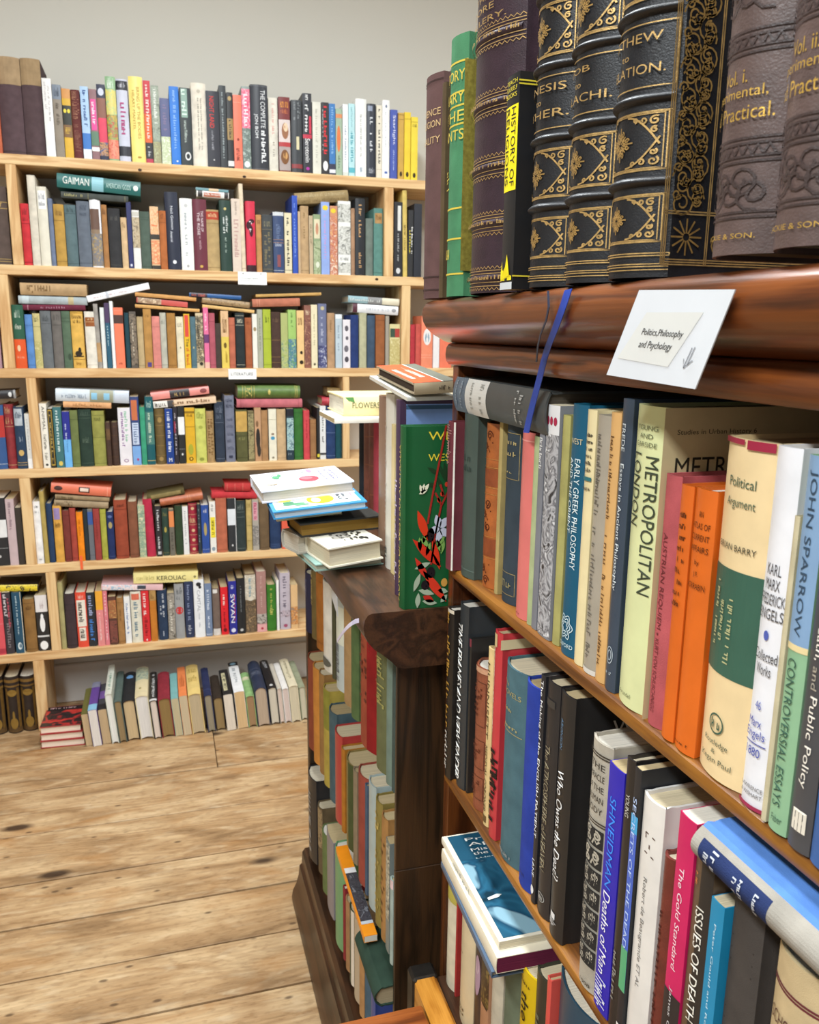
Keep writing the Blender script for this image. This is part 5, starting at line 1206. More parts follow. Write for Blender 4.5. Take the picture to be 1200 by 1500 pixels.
# ---------------------------------------------------------------- books on top of the oak bookcase
G = 'books on top of the oak bookcase'; TZ = 1.4175; TX = 0.315
r = side_row('''
613 634 113 5e4442 c farthest brown cloth book| t .82 .85 c8a878 h .2 .95 SCIENCE; t .77 .8 c8a878 h .2 .95 RELIGION; t .7 .73 c8a878 h .2 .95 REALITY; l 3c2a28 .97 .04 .1
634.5 646 122 54442e c/6 thin olive brown book
646.5 668.5 56 47805a c/3 green gilt book| l d0b848 .79 .74 .67 .35 .23 .09 .9; t .83 .87 d0b848 h .15 .95 STORY; t .75 .79 d0b848 h .15 .95 MARY; t .68 .72 d0b848 h .15 .95 THE; t .61 .65 d0b848 h .15 .95 ANTS; m 5 .15 .19 d0b848 h .2 .6; m 6 .42 .5 d0b848 d .2 .5
''', TX, TZ, 'on top of oak bookcase', G, Dmax=0.2)
B = r['green gilt book']; B.band(0.1, 0.9, 'a89c48', 0.02, 0.1, 'F', mat=M_GILT, name='gilt_pattern')
r = side_row('''
669 727 -140 33222c l tall purple leather book with gilt bands
732 749 110 1c1c1e p/-4 black and yellow paperback
756 806 -115 17181d q first black gilt bible
806.5 864.5 -164 17181d q second black gilt bible
865 937 -237 17181d q third black gilt bible
''', TX, TZ, 'on top of oak bookcase', G, 'green gilt book', Dmax=0.26)
GOLD = 'c8a468'
B = r['tall purple leather book with gilt bands']
for b0 in (0.188, 0.337, 0.5, 0.668, 0.04, 0.84):
    B.raised(b0, 0.009, 0.002, '33222c')
    B.strokes([[(i / 40, b0 + d + (0.0035 if i % 2 else -0.0035)) for i in range(41)] for d in (0.028, -0.03)], 0.0008, GOLD)
    B.strokes([[(i / 12, b0 + d) for i in range(13)] for d in (0.02, -0.022, 0.012, -0.012)], 0.0007, GOLD)
    B.marks(26, b0 - 0.005, b0 + 0.006, GOLD, 'h', 0.03, 0.97, mat=M_GILT).location.y = -0.0022
B.text('THE', 0.762, 0.776, GOLD, 'h', 0.36, 0.62, mat=M_GILT); B.text('DORE', 0.733, 0.749, GOLD, 'h', 0.28, 0.7, mat=M_GILT); B.text('GALLERY.', 0.703, 0.718, GOLD, 'h', 0.16, 0.84, mat=M_GILT)
B = r['black and yellow paperback']
B.band(0.47, 0.86, 'f0dc1c', 0.02, 0.98); B.text('HISTORY OF', 0.49, 0.85, '1c1c1c', 'd', 0.56, 0.86); B.text('RELIGIONS', 0.5, 0.85, '1c1c1c', 'd', 0.12, 0.42)
for i, s_ in enumerate(('TEACH', 'YOURSELF', 'BOOKS')): B.text(s_, 0.955 - i * 0.03, 0.975 - i * 0.03, 'd8c438', 'h', 0.1, 0.9)
B.poly([(0.05, .06), (0.05, .09), (.12, .1), (.18, .14), (.24, .1), (.34, .09), (.4, .1), (.5, .11), (.62, .17), (.74, .11), (.8, .07), (.95, .065), (.95, .045), (.05, .045)], 'f0dc1c'); B.band(0.0, 0.035, 'c8ccce')
B.band(0.955, 0.962, 'd8c438', 0.0, 0.3, 'F', mat=M_PRINT, name='ruled_line'); B.band(0.94, 0.947, 'd8c438', 0.0, 0.3, 'F', mat=M_PRINT, name='ruled_line'); B.band(0.06, 0.067, 'd8c438', 0.0, 0.3, 'F', mat=M_PRINT, name='ruled_line')
def spiral(cx, cy, r_, turns, a0, asp, n=16, sg=1):
    return [(cx + r_ * (1 - 0.8 * i / n) * math.cos(a0 + sg * turns * 6.283 * i / n) * asp[0], cy + r_ * (1 - 0.8 * i / n) * math.sin(a0 + sg * turns * 6.283 * i / n) * asp[1]) for i in range(n + 1)]
def rect(a0, a1, b0, b1, n=12):
    return [(a0 + (a1 - a0) * i / n, b0) for i in range(n + 1)] + [(a1, b1)] + [(a1 - (a1 - a0) * i / n, b1) for i in range(n + 1)] + [(a0, b0)]
def gilt_panel(B, b0, b1):
    T, Hh = B.T, B.H; asp = (1 / T, 1 / Hh); h_ = (b1 - b0) * Hh
    B.strokes([rect(0.04, 0.96, b0, b1), rect(0.06, 0.94, b0 + .0025, b1 - .0025), rect(0.085, 0.915, b0 + .0055, b1 - .0055)], 0.0006, GOLD)
    L_ = []; rr = min(T * 0.11, h_ * 0.13)
    for ca, cb, sa_, sb in ((0.11, b0 + .009, 1, 1), (0.89, b0 + .009, -1, 1), (0.11, b1 - .009, 1, -1), (0.89, b1 - .009, -1, -1)):
        for dx, dy, k in ((0.6, 0.7, 1.0), (1.9, 0.6, 0.8), (0.6, 1.9, 0.7), (3.0, 0.5, 0.55)):
            L_.append(spiral(ca + sa_ * rr * dx / T, cb + sb * rr * dy / Hh, rr * 0.62 * k, 1.25, 1.57 * dx, asp, sg=sa_ * sb))
        q = [(ca + sa_ * rr * t_ / T * 4.2, cb + sb * rr / Hh * (2.4 * (1 - t_) ** 2 * 1.6)) for t_ in [i / 8 for i in range(9)]]
        L_.append(q)
    B.strokes(L_, 0.0011, GOLD)
    cx, cy = 0.5, (b0 + b1) / 2; F_ = []; R_ = min(T * 0.26, h_ * 0.3)
    for k in range(8):
        an = k * 0.7854; ln = R_ * (1.0 if k % 2 == 0 else 0.62)
        F_.append([(cx + ln * t_ * math.cos(an) / T, cy + ln * t_ * math.sin(an) / Hh) for t_ in (0.15, 0.5, 0.8, 1.0)])
        F_.append(spiral(cx + ln * 0.62 * math.cos(an + 0.3) / T, cy + ln * 0.62 * math.sin(an + 0.3) / Hh, R_ * 0.16, 1.1, an, asp, 10)); F_.append(spiral(cx + ln * 0.62 * math.cos(an - 0.3) / T, cy + ln * 0.62 * math.sin(an - 0.3) / Hh, R_ * 0.16, 1.1, an, asp, 10, -1))
    B.strokes(F_, 0.0010, 'b89458')
BANDS = (0.229, 0.42, 0.615, 0.81)
for nm, words in (('first', ('GENESIS', 'to', 'ESTHER.')), ('second', ('JOB', 'to', 'MALACHI.')), ('third', ('MATTHEW', 'to', 'REVELATION.'))):
    B = r[nm + ' black gilt bible']
    for b0 in BANDS: B.raised(b0, 0.0125, 0.0042, '17181d')
    gilt_panel(B, 0.085, 0.229 - 0.03); gilt_panel(B, 0.229 + 0.026, 0.42 - 0.03); gilt_panel(B, 0.615 + 0.026, 0.81 - 0.03); gilt_panel(B, 0.836, 0.975)
    B.strokes([rect(0.03, 0.97, 0.42 + 0.026, 0.615 - 0.028), rect(0.0, 1.0, 0.052, 0.058)], 0.0008, GOLD); B.strokes([[(i / 12, v) for i in range(13)] for v in (0.018, 0.026, 0.032)], 0.0007, GOLD)
    Wd = (0.13, 0.87) if len(words[0]) > 4 else (0.32, 0.68)
    B.text(words[0], 0.545, 0.566, GOLD, 'h', *Wd, mat=M_GILT); B.text(words[1], 0.514, 0.527, GOLD, 'h', 0.44, 0.56, mat=M_GILT); B.text(words[2], 0.475, 0.497, GOLD, 'h', 0.1, 0.9, mat=M_GILT)
# gilt frame tooled on the near cover of the third bible
B = r['third black gilt bible']
W_b = [[(a, 0.03), (a, 0.97)] for a in (0.08, 0.088, 0.096, 0.27, 0.278)] + [[(0.08, v), (0.9, v)] for v in (0.03, 0.036, 0.042, 0.15, 0.156)]
B.strokes(W_b, 0.0009, GOLD, 'F')
L_ = []
asp = (1 / B.D, 1 / B.H)
for i in range(26):
    cy = 0.175 + i * 0.03; sg = 1 if i % 2 else -1
    L_ += [spiral(0.184 + 0.03 * sg, cy, 0.0085, 1.5, 1.57 * i, asp, 18, sg), spiral(0.184 - 0.035 * sg, cy + 0.012, 0.0055, 1.3, i, asp, 14, -sg), spiral(0.15 + 0.02 * sg, cy + 0.02, 0.004, 1.2, 2 * i, asp, 10, sg), spiral(0.215, cy + 0.006, 0.004, 1.2, 3 * i, asp, 10, sg)]
for i in range(14):
    cx = 0.33 + i * 0.04; sg = 1 if i % 2 else -1
    L_ += [spiral(cx, 0.096 + 0.014 * sg, 0.008, 1.5, i, asp, 16, sg), spiral(cx + 0.02, 0.096 - 0.016 * sg, 0.005, 1.2, i, asp, 12, -sg)]
for k in range(12): L_.append([(0.184 + 0.012 * t_ * math.cos(k * 0.5236) * asp[0], 0.096 + 0.012 * t_ * math.sin(k * 0.5236) * asp[1]) for t_ in (0.2, 1.0)])
B.strokes(L_, 0.0012, 'b08c50', 'F')
r = side_row('''
1016 1100 -170 5c4a46 l nearer brown gilt lettered volume
1101 1206 -270 5c4a46 l nearest brown gilt lettered volume
''', TX, TZ + 0.0065, 'top of oak bookcase', G, Dmax=0.2)
for nm, vol, ph in (('nearer', 'Vol. i.', 0.0), ('nearest', 'Vol. ii.', 0.0)):
    B = r[nm + ' brown gilt lettered volume']
    B.text(vol, 0.478, 0.516, 'd0a850', 'h', 0.3, 0.66, mat=M_GILT); B.text('Experimental,', 0.428, 0.466, 'd0a850', 'h', 0.08, 0.86, mat=M_GILT); B.text('and Practical.', 0.376, 0.416, 'd0a850', 'h', 0.1, 0.92, mat=M_GILT)
    B.text('BLACKIE & SON.', 0.045, 0.06, 'd0a850', 'h', 0.14, 0.86, mat=M_GILT)
    dk = '3e302e'
    B.strokes([[(i / 12, v) for i in range(13)] for v in (0.31, 0.325, 0.275, 0.26, 0.555, 0.57, 0.6, 0.615, 0.105, 0.12, 0.85, 0.87)], 0.0012, dk, mat=M_LEATHER, name='blind_tooling')
    L_ = []
    for cy in (0.19, 0.73):
        for i in range(6): L_.append(spiral(0.2 + 0.12 * i, cy + 0.02 * (-1) ** i, 0.009, 1.4, i, (1 / B.T, 1 / B.H), 14, (-1) ** i))
    for v in (0.2925, 0.585):
        for i in range(10): L_.append([(0.05 + 0.09 * i, v - 0.012), (0.095 + 0.09 * i, v + 0.012), (0.14 + 0.09 * i, v - 0.012)])
    B.strokes(L_, 0.0014, dk, mat=M_LEATHER, name='blind_tooling')

# ---------------------------------------------------------------- upper oak shelf
G = 'books on the upper oak shelf'; SX = 0.347
r = side_row('''
649.5 659 618 6a3038 c/-2 worn maroon book| m 16 .7 .98 a87c78 d .2 .8; b 0 1 d8d4cc .9 1
660 688 607 44524c h/-4 dark green wrapped book| l 5c6c66 .05; m 5 .72 .76 34403c h .3 .8; m 5 .66 .7 34403c h .3 .8
688.5 720 620 a85c28 l/2 tan leather book with tooled vines
721 727 613 ae9a64 c/4 narrow straw book
728 750 612 36414a c/3 slate navy book with gilt frame
751 768 633 d6736e h/-3 salmon pink book| l e89c94 .955; m 4 .02 .03 8c4440 h .2 .6
768.5 777 640 a9b386 c/-2 narrow sage book
777.5 785 626 7a7c84 p/-2 narrow grey photo book| m 8 .8 .95 e0e0e0 d .2 .7
785.5 803 594 8a8c92 p/-3 black and white photo book with red dots
803.5 816 609 aaa465 c/-1 olive straw book| b 0 1 4c3a2c 0 .12
816.5 837.5 593 0f5673 h/-3 teal book with white title
838 850.5 601 e5d5a6 h/-3 cream jacket with teal line
851 868.5 609 a49b8c h/-3 stone grey jacket
869 882.5 605 d7a96c h/-3 tan jacket
883 897.5 585 3a4655 h/-4 slate blue jacket
898 940 595 d8dca6 h/-5 pale green jacket lettered METROPOLITAN LONDON
944 965 697 b7585c c/-4 rose cloth book
966 983 712 d7661d h/-6 slim orange jacket
983.5 1012 718 d9681d h/-6 orange jacket
1014 1080 645 ead0a0 h/-6 cream jacket with green band
1081 1113 656 e9e9ee h/-6 white jacket with blue figures
1113.5 1121 757 c3b898 c/-8 narrow mottled book
1121.5 1148 669 8db690 h/-9 blue and green jacket
1149 1181 560 48484b h/-10 dark grey jacket with white title
1182 1216 540 38609c h/-10 blue jacket
1217 1275 560 8c7c5c c/-6 drab cloth book
''', SX, OAK_S[0], 'upper oak shelf', G, Dmax=0.2, yr=(-0.8, 0.9555), zmax=1.336)
B = r['tan leather book with tooled vines']; asp = (1 / B.T, 1 / B.H); L_ = []
for i, cy in enumerate((0.05, 0.12, 0.38, 0.45, 0.52, 0.86, 0.93)): L_ += [spiral(0.5 + 0.08 * (-1) ** i, cy, 0.0055, 1.5, i, asp, 16, (-1) ** i), [(0.5 - 0.2 * (-1) ** i, cy + 0.03), (0.5, cy), (0.6, cy - 0.03)]]
B.strokes(L_, 0.0014, '4c1c0c', mat=M_PRINT, name='blind_tooling'); B.band(0.2, 0.31, '8c4420', 0.15, 0.85); B.band(0.63, 0.73, '8c4420', 0.15, 0.85)
B.strokes([[(i / 8, v) for i in range(9)] for v in (0.19, 0.32, 0.58, 0.62, 0.74, 0.79)], 0.0008, 'd09050')
B = r['slate navy book with gilt frame']
B.strokes([rect(0.1, 0.9, 0.68, 0.92), rect(0.1, 0.9, 0.05, 0.17)], 0.0008, 'b0a070'); B.marks(5, .86, .885, 'b0a070', 'h', .2, .8); B.marks(5, .8, .825, 'b0a070', 'h', .2, .8); B.marks(5, .71, .72, 'b0a070', 'h', .2, .8); B.marks(6, .09, .13, '8c8460', 'h', .2, .8)
B = r['black and white photo book with red dots']
B.band(0.01, 0.88, None, mat=picture('2c2c30', 'b8b8bc', '5c5c62', 'e8e8ea', scale=60), name='printed_picture'); B.band(0.88, 1.0, 'e6e6e8')
for i in range(3): B.ell(0.935, 0.2 + 0.28 * i, 0.018, 0.11, 'a82848')
B = r['teal book with white title']
B.text('EARLY GREEK PHILOSOPHY', 0.36, 0.795, 'dce8ea', 'd', 0.54, 0.8); B.text('AND THE ORIENT', 0.5, 0.795, 'dce8ea', 'd', 0.2, 0.44); B.text('WEST', 0.85, 0.872, 'd4c8a0', 'h', 0.2, 0.85); B.text('OXFORD', 0.035, 0.052, 'c8dce0', 'h', 0.12, 0.9)
for rr in (0.055, 0.04, 0.024): B.strokes([[(0.5 + rr * 0.16 / B.T * (1 + .18 * math.cos(6 * k * 0.209)) * math.cos(k * 0.2094), 0.12 + rr * (1 + .18 * math.cos(6 * k * 0.209)) * math.sin(k * 0.2094) * 0.85) for k in range(31)]], 0.001, 'c0d4da', mat=M_PRINT, name='printed_emblem')
B = r['cream jacket with teal line']
for i in range(6): B.marks(5, 0.9 - i * 0.026, 0.915 - i * 0.026, '3c3a34', 'h', 0.15, 0.85)
B.band(0.735, 0.75, '2c6c74', 0.1, 0.9); B.marks(6, 0.7, 0.715, '4c4840', 'h', 0.15, 0.85)
r['stone grey jacket'].marks(24, 0.62, 0.93, '6c665c', 'd', 0.3, 0.62); r['stone grey jacket'].marks(34, 0.06, 0.58, '6c665c', 'd', 0.3, 0.62); r['stone grey jacket'].band(0, 0.02, 'd8d4cc')
r['tan jacket'].marks(24, 0.62, 0.93, '6c4c2c', 'd', 0.3, 0.62); r['tan jacket'].marks(34, 0.06, 0.56, '6c4c2c', 'd', 0.3, 0.62)
B = r['slate blue jacket']; B.text('FREDE', 0.83, 0.92, 'c4ccd0', 'd', 0.3, 0.6); B.text('Essays in Ancient Philosophy', 0.36, 0.79, 'd4dcdf', 'd', 0.28, 0.66)
B.strokes([[(0.5 + 0.25 * math.cos(k * 0.314), 0.13 + 0.03 * math.sin(k * 0.314)) for k in range(21)], [(0.5 + 0.14 * math.cos(k * 0.314), 0.13 + 0.018 * math.sin(k * 0.314)) for k in range(21)]], 0.0008, 'a8b4bc', mat=M_PRINT, name='printed_emblem'); B.marks(6, .06, .075, 'a8b4bc', 'h', .25, .75)
B = r['pale green jacket lettered METROPOLITAN LONDON']
B.text('METROPOLITAN', 0.4, 0.845, '3c4434', 'd', 0.56, 0.86); B.text('LONDON', 0.615, 0.85, '3c4434', 'd', 0.14, 0.42)
for i, s_ in enumerate(('YOUNG', 'AND', 'GARSIDE')): B.text(s_, 0.925 - i * 0.026, 0.94 - i * 0.026, '5c6448', 'h', 0.2 + 0.1 * (i == 1), 0.8 - 0.1 * (i == 1))
B.text('Arundel', 0.035, 0.05, '6c7454', 'h', 0.2, 0.6)
B.band(0.0, 1.0, 'cdbb90', 0.0, 1.0, 'F', mat=M_JACKET, name='jacket_front'); B.text('Studies in Urban History 6', 0.915, 0.935, '3c3428', 'h', 0.07, 0.5, 'F'); B.text('METROPOLITAN', 0.79, 0.85, '2c2820', 'h', 0.07, 0.92, 'F')
r['rose cloth book'].text('AUSTRIAN REQUIEM', 0.4, 0.78, '6c2c30', 'd', 0.32, 0.62); r['rose cloth book'].text('KURT VON SCHUSCHNIGG', 0.06, 0.36, '6c2c30', 'd', 0.34, 0.58); r['rose cloth book'].ell(0.38, 0.45, 0.006, 0.06, '6c2c30')
B = r['orange jacket']
for i, s_ in enumerate(('AN', 'ATLAS OF', 'CURRENT', 'AFFAIRS', 'by', 'J.F.', 'HORRABIN')): B.text(s_, 0.9 - i * 0.042 - (0.01 if i > 3 else 0), 0.922 - i * 0.042 - (0.01 if i > 3 else 0), '54280c', 'h', *((0.4, 0.6) if len(s_) < 5 else (0.12, 0.88)))
B.marks(7, 0.03, 0.04, '54280c', 'h', .2, .8)
B = r['slim orange jacket']
for i in range(9): B.marks(4, 0.88 - i * 0.042, 0.9 - i * 0.042, '54280c', 'h', 0.2, 0.8)
B = r['cream jacket with green band']
B.band(0.32, 0.635, '386050'); B.text('Political', 0.868, 0.895, '4c6450', 'h', 0.22, 0.74); B.text('Argument', 0.805, 0.838, '4c6450', 'h', 0.2, 0.76); B.text('BRIAN BARRY', 0.69, 0.708, '3c3c30', 'h', 0.12, 0.84)
B.marks(16, 0.36, 0.56, 'b8b888', 'u', 0.46, 0.56); B.marks(12, 0.42, 0.54, 'b8b888', 'u', 0.3, 0.38); B.marks(18, 0.4, 0.6, 'b8b888', 'u', 0.16, 0.24)
B.strokes([[(0.46 + 0.14 * math.cos(k * 0.314), 0.17 + 0.14 * B.T / B.H * math.sin(k * 0.314)) for k in range(21)]], 0.0012, '3c5c4c', mat=M_PRINT, name='printed_emblem'); B.marks(3, 0.155, 0.185, '3c5c4c', 'h', 0.37, 0.55)
B.text('Routledge', 0.1, 0.122, '4c5c4c', 'h', 0.24, 0.72); B.text('&', 0.078, 0.092, '4c5c4c', 'h', 0.42, 0.5); B.text('Kegan Paul', 0.045, 0.068, '4c5c4c', 'h', 0.2, 0.8)
B.band(0.975, 1.0, '9c2440', 0.55, 0.95); B.band(0.985, 1.0, '9c2440', 0.0, 0.5)
B = r['white jacket with blue figures']
for i, s_ in enumerate(('KARL', 'MARX', 'FREDERICK', 'ENGELS')): B.text(s_, 0.665 - i * 0.04, 0.695 - i * 0.04, '4c4c50', 'h', *((0.22, 0.78) if i < 2 else (0.08, 0.98)))
B.ell(0.5, 0.5, 0.014, 0.1, '5060b0'); B.text('Collected', 0.43, 0.46, '38383c', 'h', 0.12, 0.95); B.text('Works', 0.39, 0.42, '38383c', 'h', 0.25, 0.8)
B.text('46', 0.29, 0.315, '5060b0', 'h', 0.4, 0.62); B.text('Marx', 0.24, 0.265, '3c4ca8', 'h', 0.2, 0.7); B.text('Engels', 0.2, 0.232, '3c4ca8', 'h', 0.14, 0.85); B.band(0.19, 0.193, '3c4ca8', .1, .9); B.text('1880', 0.155, 0.18, '3c4ca8', 'h', 0.2, 0.75)
B.text('LAWRENCE', 0.058, 0.07, '4c4c50', 'h', 0.15, 0.95); B.text('& WISHART', 0.038, 0.05, '4c4c50', 'h', 0.15, 0.95); B.band(0, 0.012, 'a02c50')
B = r['blue and green jacket']
B.band(0.52, 1.0, '83a3c6'); B.band(0.505, 0.522, 'e2cf9c'); B.text('JOHN SPARROW', 0.545, 0.965, '34485c', 'd', 0.26, 0.66); B.text('CONTROVERSIAL ESSAYS', 0.075, 0.485, '35584a', 'd', 0.26, 0.66); B.text('Faber', 0.03, 0.05, '35584a', 'h', 0.3, 0.8)
B = r['dark grey jacket with white title']
B.text('Life, Death,', 0.47, 0.66, 'f0e8dc', 'd', 0.34, 0.68); B.text('and', 0.4, 0.455, 'b0a898', 'd', 0.36, 0.6); B.text('Public Policy', 0.16, 0.385, 'f0e8dc', 'd', 0.34, 0.68)
B.strokes([[(0.3, 0.05), (0.3, 0.1), (0.75, 0.1), (0.75, 0.05)], [(0.3, 0.075), (0.75, 0.075)], [(0.45, 0.05), (0.45, 0.1)], [(0.6, 0.05), (0.6, 0.1)]], 0.0022, 'e0d8c8', mat=M_PRINT, name='printed_emblem')
# big grey book lying across the far end of the upper shelf
lx = solve_x(664, 0, (0, 0.9545, 1.3)); ya = 0.9545; yb = solve_x(797, 1, (lx, 0, 1.3)); z0 = solve_y(602, 2, (lx, ya, 0)); z1 = solve_y(553, 2, (lx, ya, 0))
B = Book(frame((0, 0, 1), (1, 0, 0), (0, 1, 0), (lx, yb, z0 + 0.001)), min(z1 - z0, 1.336 - z0), ya - yb, 0.16, '4a4c4b', 'h', uniq('thick dark grey wrapped book with white band lying on upper oak shelf'), G, fine=True, pages='5a5248')
B.band(0.58, 0.84, 'd4d2cc'); B.band(0.84, 1.0, '5c6a78'); B.marks(12, 0.62, 0.66, '9a9a94', 'r', .1, .9); B.marks(12, 0.74, 0.77, '9a9a94', 'r', .1, .9); B.marks(9, .2, .23, 'a8a8a4', 'r', .1, .9); B.marks(9, .25, .27, 'a8a8a4', 'r', .1, .9); B.marks(10, .88, .9, '8c98a4', 'r', .1, .9); B.marks(10, .94, .96, '8c98a4', 'r', .1, .9)

# ---------------------------------------------------------------- middle oak shelf
G = 'books on the middle oak shelf'
r = side_row('''
649 657 892 241f1b h/-2 narrow black jacket with gold capitals| m 20 .3 .98 b88c3c d .3 .7; b .98 1 d8cdb8; m 8 .05 .28 d8d4cc d .3 .7
657.5 676 886 33373a h/-3 dark jacket with white block title| t .04 .9 e4e4e0 d .12 .7 TIME FRAMES AND VIEW FINDER
676.5 684 936 2a2826 h/2 black wrapped book| b .95 1 7c3440
684.5 705 976 8e4e36 l/0 brown tooled leather book
705.5 712.5 950 dbbf87 c/-2 narrow cream book with dark capitals| t .5 .92 4c3a20 d .3 .7 HUNNISETT; t .08 .46 4c3a20 d .3 .7 MEDIEVAL CORONER; b .02 .06 6c5430 .2 .8
713 723 926 c43a41 h/-4 red jacket with black ruins
723.5 753 978 4b6a73 c/-5 blue grey cloth book
753.5 775.5 1003 2a3f9c c/-5 royal blue book| b 0 1 3850b4 .1 .18; m 8 .06 .08 1c2c70 h .2 .7
776 782 990 26262a h/-5 narrow black jacket with white title| t .3 .98 ececec d .25 .8 The Making of the ENGLISH PATIENT; t .12 .2 d0d0d0 d .3 .75 LANE; e .06 .5 .02 .3 e8e8e8
782.5 799.5 1000 29282a h/-5 black jacket with bronze title
800 819 1018 252424 h/-7 thick black jacket with white italic title
841 867 1087 b3ab9c c/-8 grey book with black carved pattern
868 888 1125 2c24ac p/-8 violet blue paperback
888.5 900 1113 2a2624 h/-8 narrow black jacket
900.5 909 1127 26282c p/-9 black and blue paperback
909.5 937 1173 e2ded8 h/-9 white jacket with grey title
938 957 1256 6a2a22 l/-7 dark red leather book
957.5 979 1199 c81c5c p/-10 magenta and black paperback
979.5 1003 1238 5c4836 h/-10 brown and black jacket
1003.5 1022 1323 1a88b4 p/-9 bright blue paperback
1022.5 1066 1312 4b4541 c/-6 dark grey cloth book with ruled spine
1080 1140 1412 cfb88e c/-12 cream book with maroon rules
''', SX, OAK_S[1], 'middle oak shelf', G, Dmax=0.2, yr=(-0.8, 0.9555), zmax=1.07)
B = r['brown tooled leather book']; B.strokes([rect(0.15, 0.8, 0.6, 0.9), rect(0.15, 0.8, 0.3, 0.5), rect(0.15, 0.8, 0.08, 0.24)], 0.001, '5c2c1c', mat=M_LEATHER, name='blind_tooling'); B.marks(6, .64, .86, '5c2c1c', 'd', .25, .7); B.marks(5, .34, .46, '5c2c1c', 'd', .25, .7); B.marks(5, .11, .21, '5c2c1c', 'd', .25, .7); B.band(0.965, 1.0, 'c89878', .1, .9)
B = r['red jacket with black ruins']; B.text('THE DETECTIVE-PHYSICIAN', 0.52, 0.93, 'e8d8c8', 'd', 0.1, 0.34); B.marks(8, 0.05, 0.5, '1c1414', 'd', 0.3, 0.95); B.marks(5, 0.2, 0.4, '1c1414', 'd', 0.5, 0.98)
B.band(0.93, 0.99, 'd0b888', 0.1, 0.6); B.poly([(0.35, 0.86), (0.38, 0.97), (0.36, 0.99), (0.4, 0.99)], '2c1414', 'F'); B.band(0.93, 0.975, 'd8c8a0', 0.0, 0.25, 'F')
B = r['blue grey cloth book']; B.text('The', .9, .92, 'a89c68', 'h', .2, .45); B.text('NOVELS', .86, .885, 'a89c68', 'h', .2, .85); B.marks(3, .82, .84, 'a89c68', 'h', .2, .4); B.marks(3, .78, .8, 'a89c68', 'h', .3, .6); B.marks(7, .7, .715, 'a89c68', 'h', .15, .85); B.band(0.68, 0.684, 'a89c68', .1, .9); B.marks(7, .03, .05, '8c9090', 'h', .2, .8)
B = r['black jacket with bronze title']; B.text('The ATMOSPHERE of HEAVEN', 0.2, 0.74, '8a8068', 'd', 0.3, 0.66); B.strokes([[(0.5 + 0.24 * math.cos(k * 0.314), 0.08 + 0.018 * math.sin(k * 0.314)) for k in range(21)]], 0.0009, 'a8a8a4', mat=M_PRINT, name='printed_emblem'); B.marks(3, .07, .09, 'a8a8a4', 'h', .36, .64); B.band(.9, .93, '3c3a38', .2, .8)
B = r['thick black jacket with white italic title']; B.text('Who Owns the Dead?', 0.25, 0.7, 'e8e8e8', 'd', 0.28, 0.68); B.text('ARONSON', 0.78, 0.9, '5c80a0', 'd', 0.3, 0.48); B.band(.08, .105, 'e0e0e0', .3, .6); B.marks(3, .05, .08, 'c0c0c0', 'd', .3, .7)
B.text('Who Owns', 0.845, 0.905, 'dcdcdc', 'h', 0.25, 0.9, 'F')
B = r['grey book with black carved pattern']
for i, s_ in enumerate(('THE', 'MIRACLE', 'of THE', 'HUMAN', 'BODY')): B.text(s_, 0.9 - i * 0.042, 0.924 - i * 0.042, '3c3832', 'h', 0.2, 0.82)
asp = (1 / B.T, 1 / B.H)
for i in range(7):
    b0 = 0.6 - i * 0.082; B.band(b0, b0 + 0.072, '2c2a28', 0.16, 0.9, name='carved_panel', mat=M_CLOTH)
    B.strokes([spiral(0.35, b0 + 0.05, 0.0045, 1.3, 0.5, asp, 14), spiral(0.7, b0 + 0.045, 0.0042, 1.4, 2.0, asp, 14, -1), spiral(0.4, b0 + 0.02, 0.0038, 1.2, 4, asp, 12, -1), [(0.55, b0 + 0.008), (0.62, b0 + 0.03), (0.72, b0 + 0.015), (0.8, b0 + 0.03)]], 0.0020, 'b0a898', mat=M_CLOTH, name='carved_motif')
B.strokes([[(i / 8, v) for i in range(9)] for v in (0.95, 0.96, 0.69, 0.7)], 0.0012, '3c3832', mat=M_PRINT, name='ruled_line'); B.text('1008', .02, .035, '3c3832', 'h', .4, .8)
B = r['violet blue paperback']; B.text('SHNEIDMAN', 0.52, 0.88, '3c8cf0', 'd', 0.28, 0.68); B.text('Deaths of Man', 0.16, 0.5, 'f0f0f8', 'd', 0.26, 0.72); B.marks(8, .02, .14, 'e0e4f4', 'd', .15, .85)
r['narrow black jacket'].text('YOUNG', 0.8, 0.88, 'c8c4bc', 'd', 0.4, 0.75); r['narrow black jacket'].marks(10, .08, .3, '8c8880', 'd', .3, .7)
B = r['black and blue paperback']; B.band(0.2, 0.78, '4a68c8'); B.band(0.78, 0.84, '48a8dc'); B.band(0.2, 0.36, '58a878'); B.text('SECRETS OF THE DEAD', 0.36, 0.9, 'b8ccf0', 'd', 0.25, 0.75); B.band(.03, .07, 'e8e4e0', .2, .9)
B = r['white jacket with grey title']; B.text('Robert de Beaugrande ET AL', 0.3, 0.72, '76726e', 'd', 0.42, 0.62); B.strokes([[(0.4, 0.88), (0.78, 0.875)], [(0.4, 0.81), (0.78, 0.805)], [(0.4, 0.88), (0.42, 0.86)], [(0.6, 0.845), (0.6, 0.83)]], 0.0012, '5c4438', mat=M_PRINT, name='printed_emblem')
r['dark red leather book'].marks(20, .2, .8, '3c1410', 'd', .35, .6)
B = r['magenta and black paperback']; B.band(0, 0.42, '2a2628'); B.text('The Gold Standard', 0.5, 0.84, 'f0d8e0', 'd', 0.34, 0.62); B.text('James Gordon Reid', 0.1, 0.44, 'c8c4c4', 'd', 0.36, 0.58)
B = r['brown and black jacket']; B.band(0, 1, '2a2726', 0.5, 1.0); B.text('ISSUES OF DEATH', 0.42, 0.8, 'e8e4d8', 'd', 0.42, 0.78); B.marks(4, .86, .9, 'c87840', 'd', .2, .4)
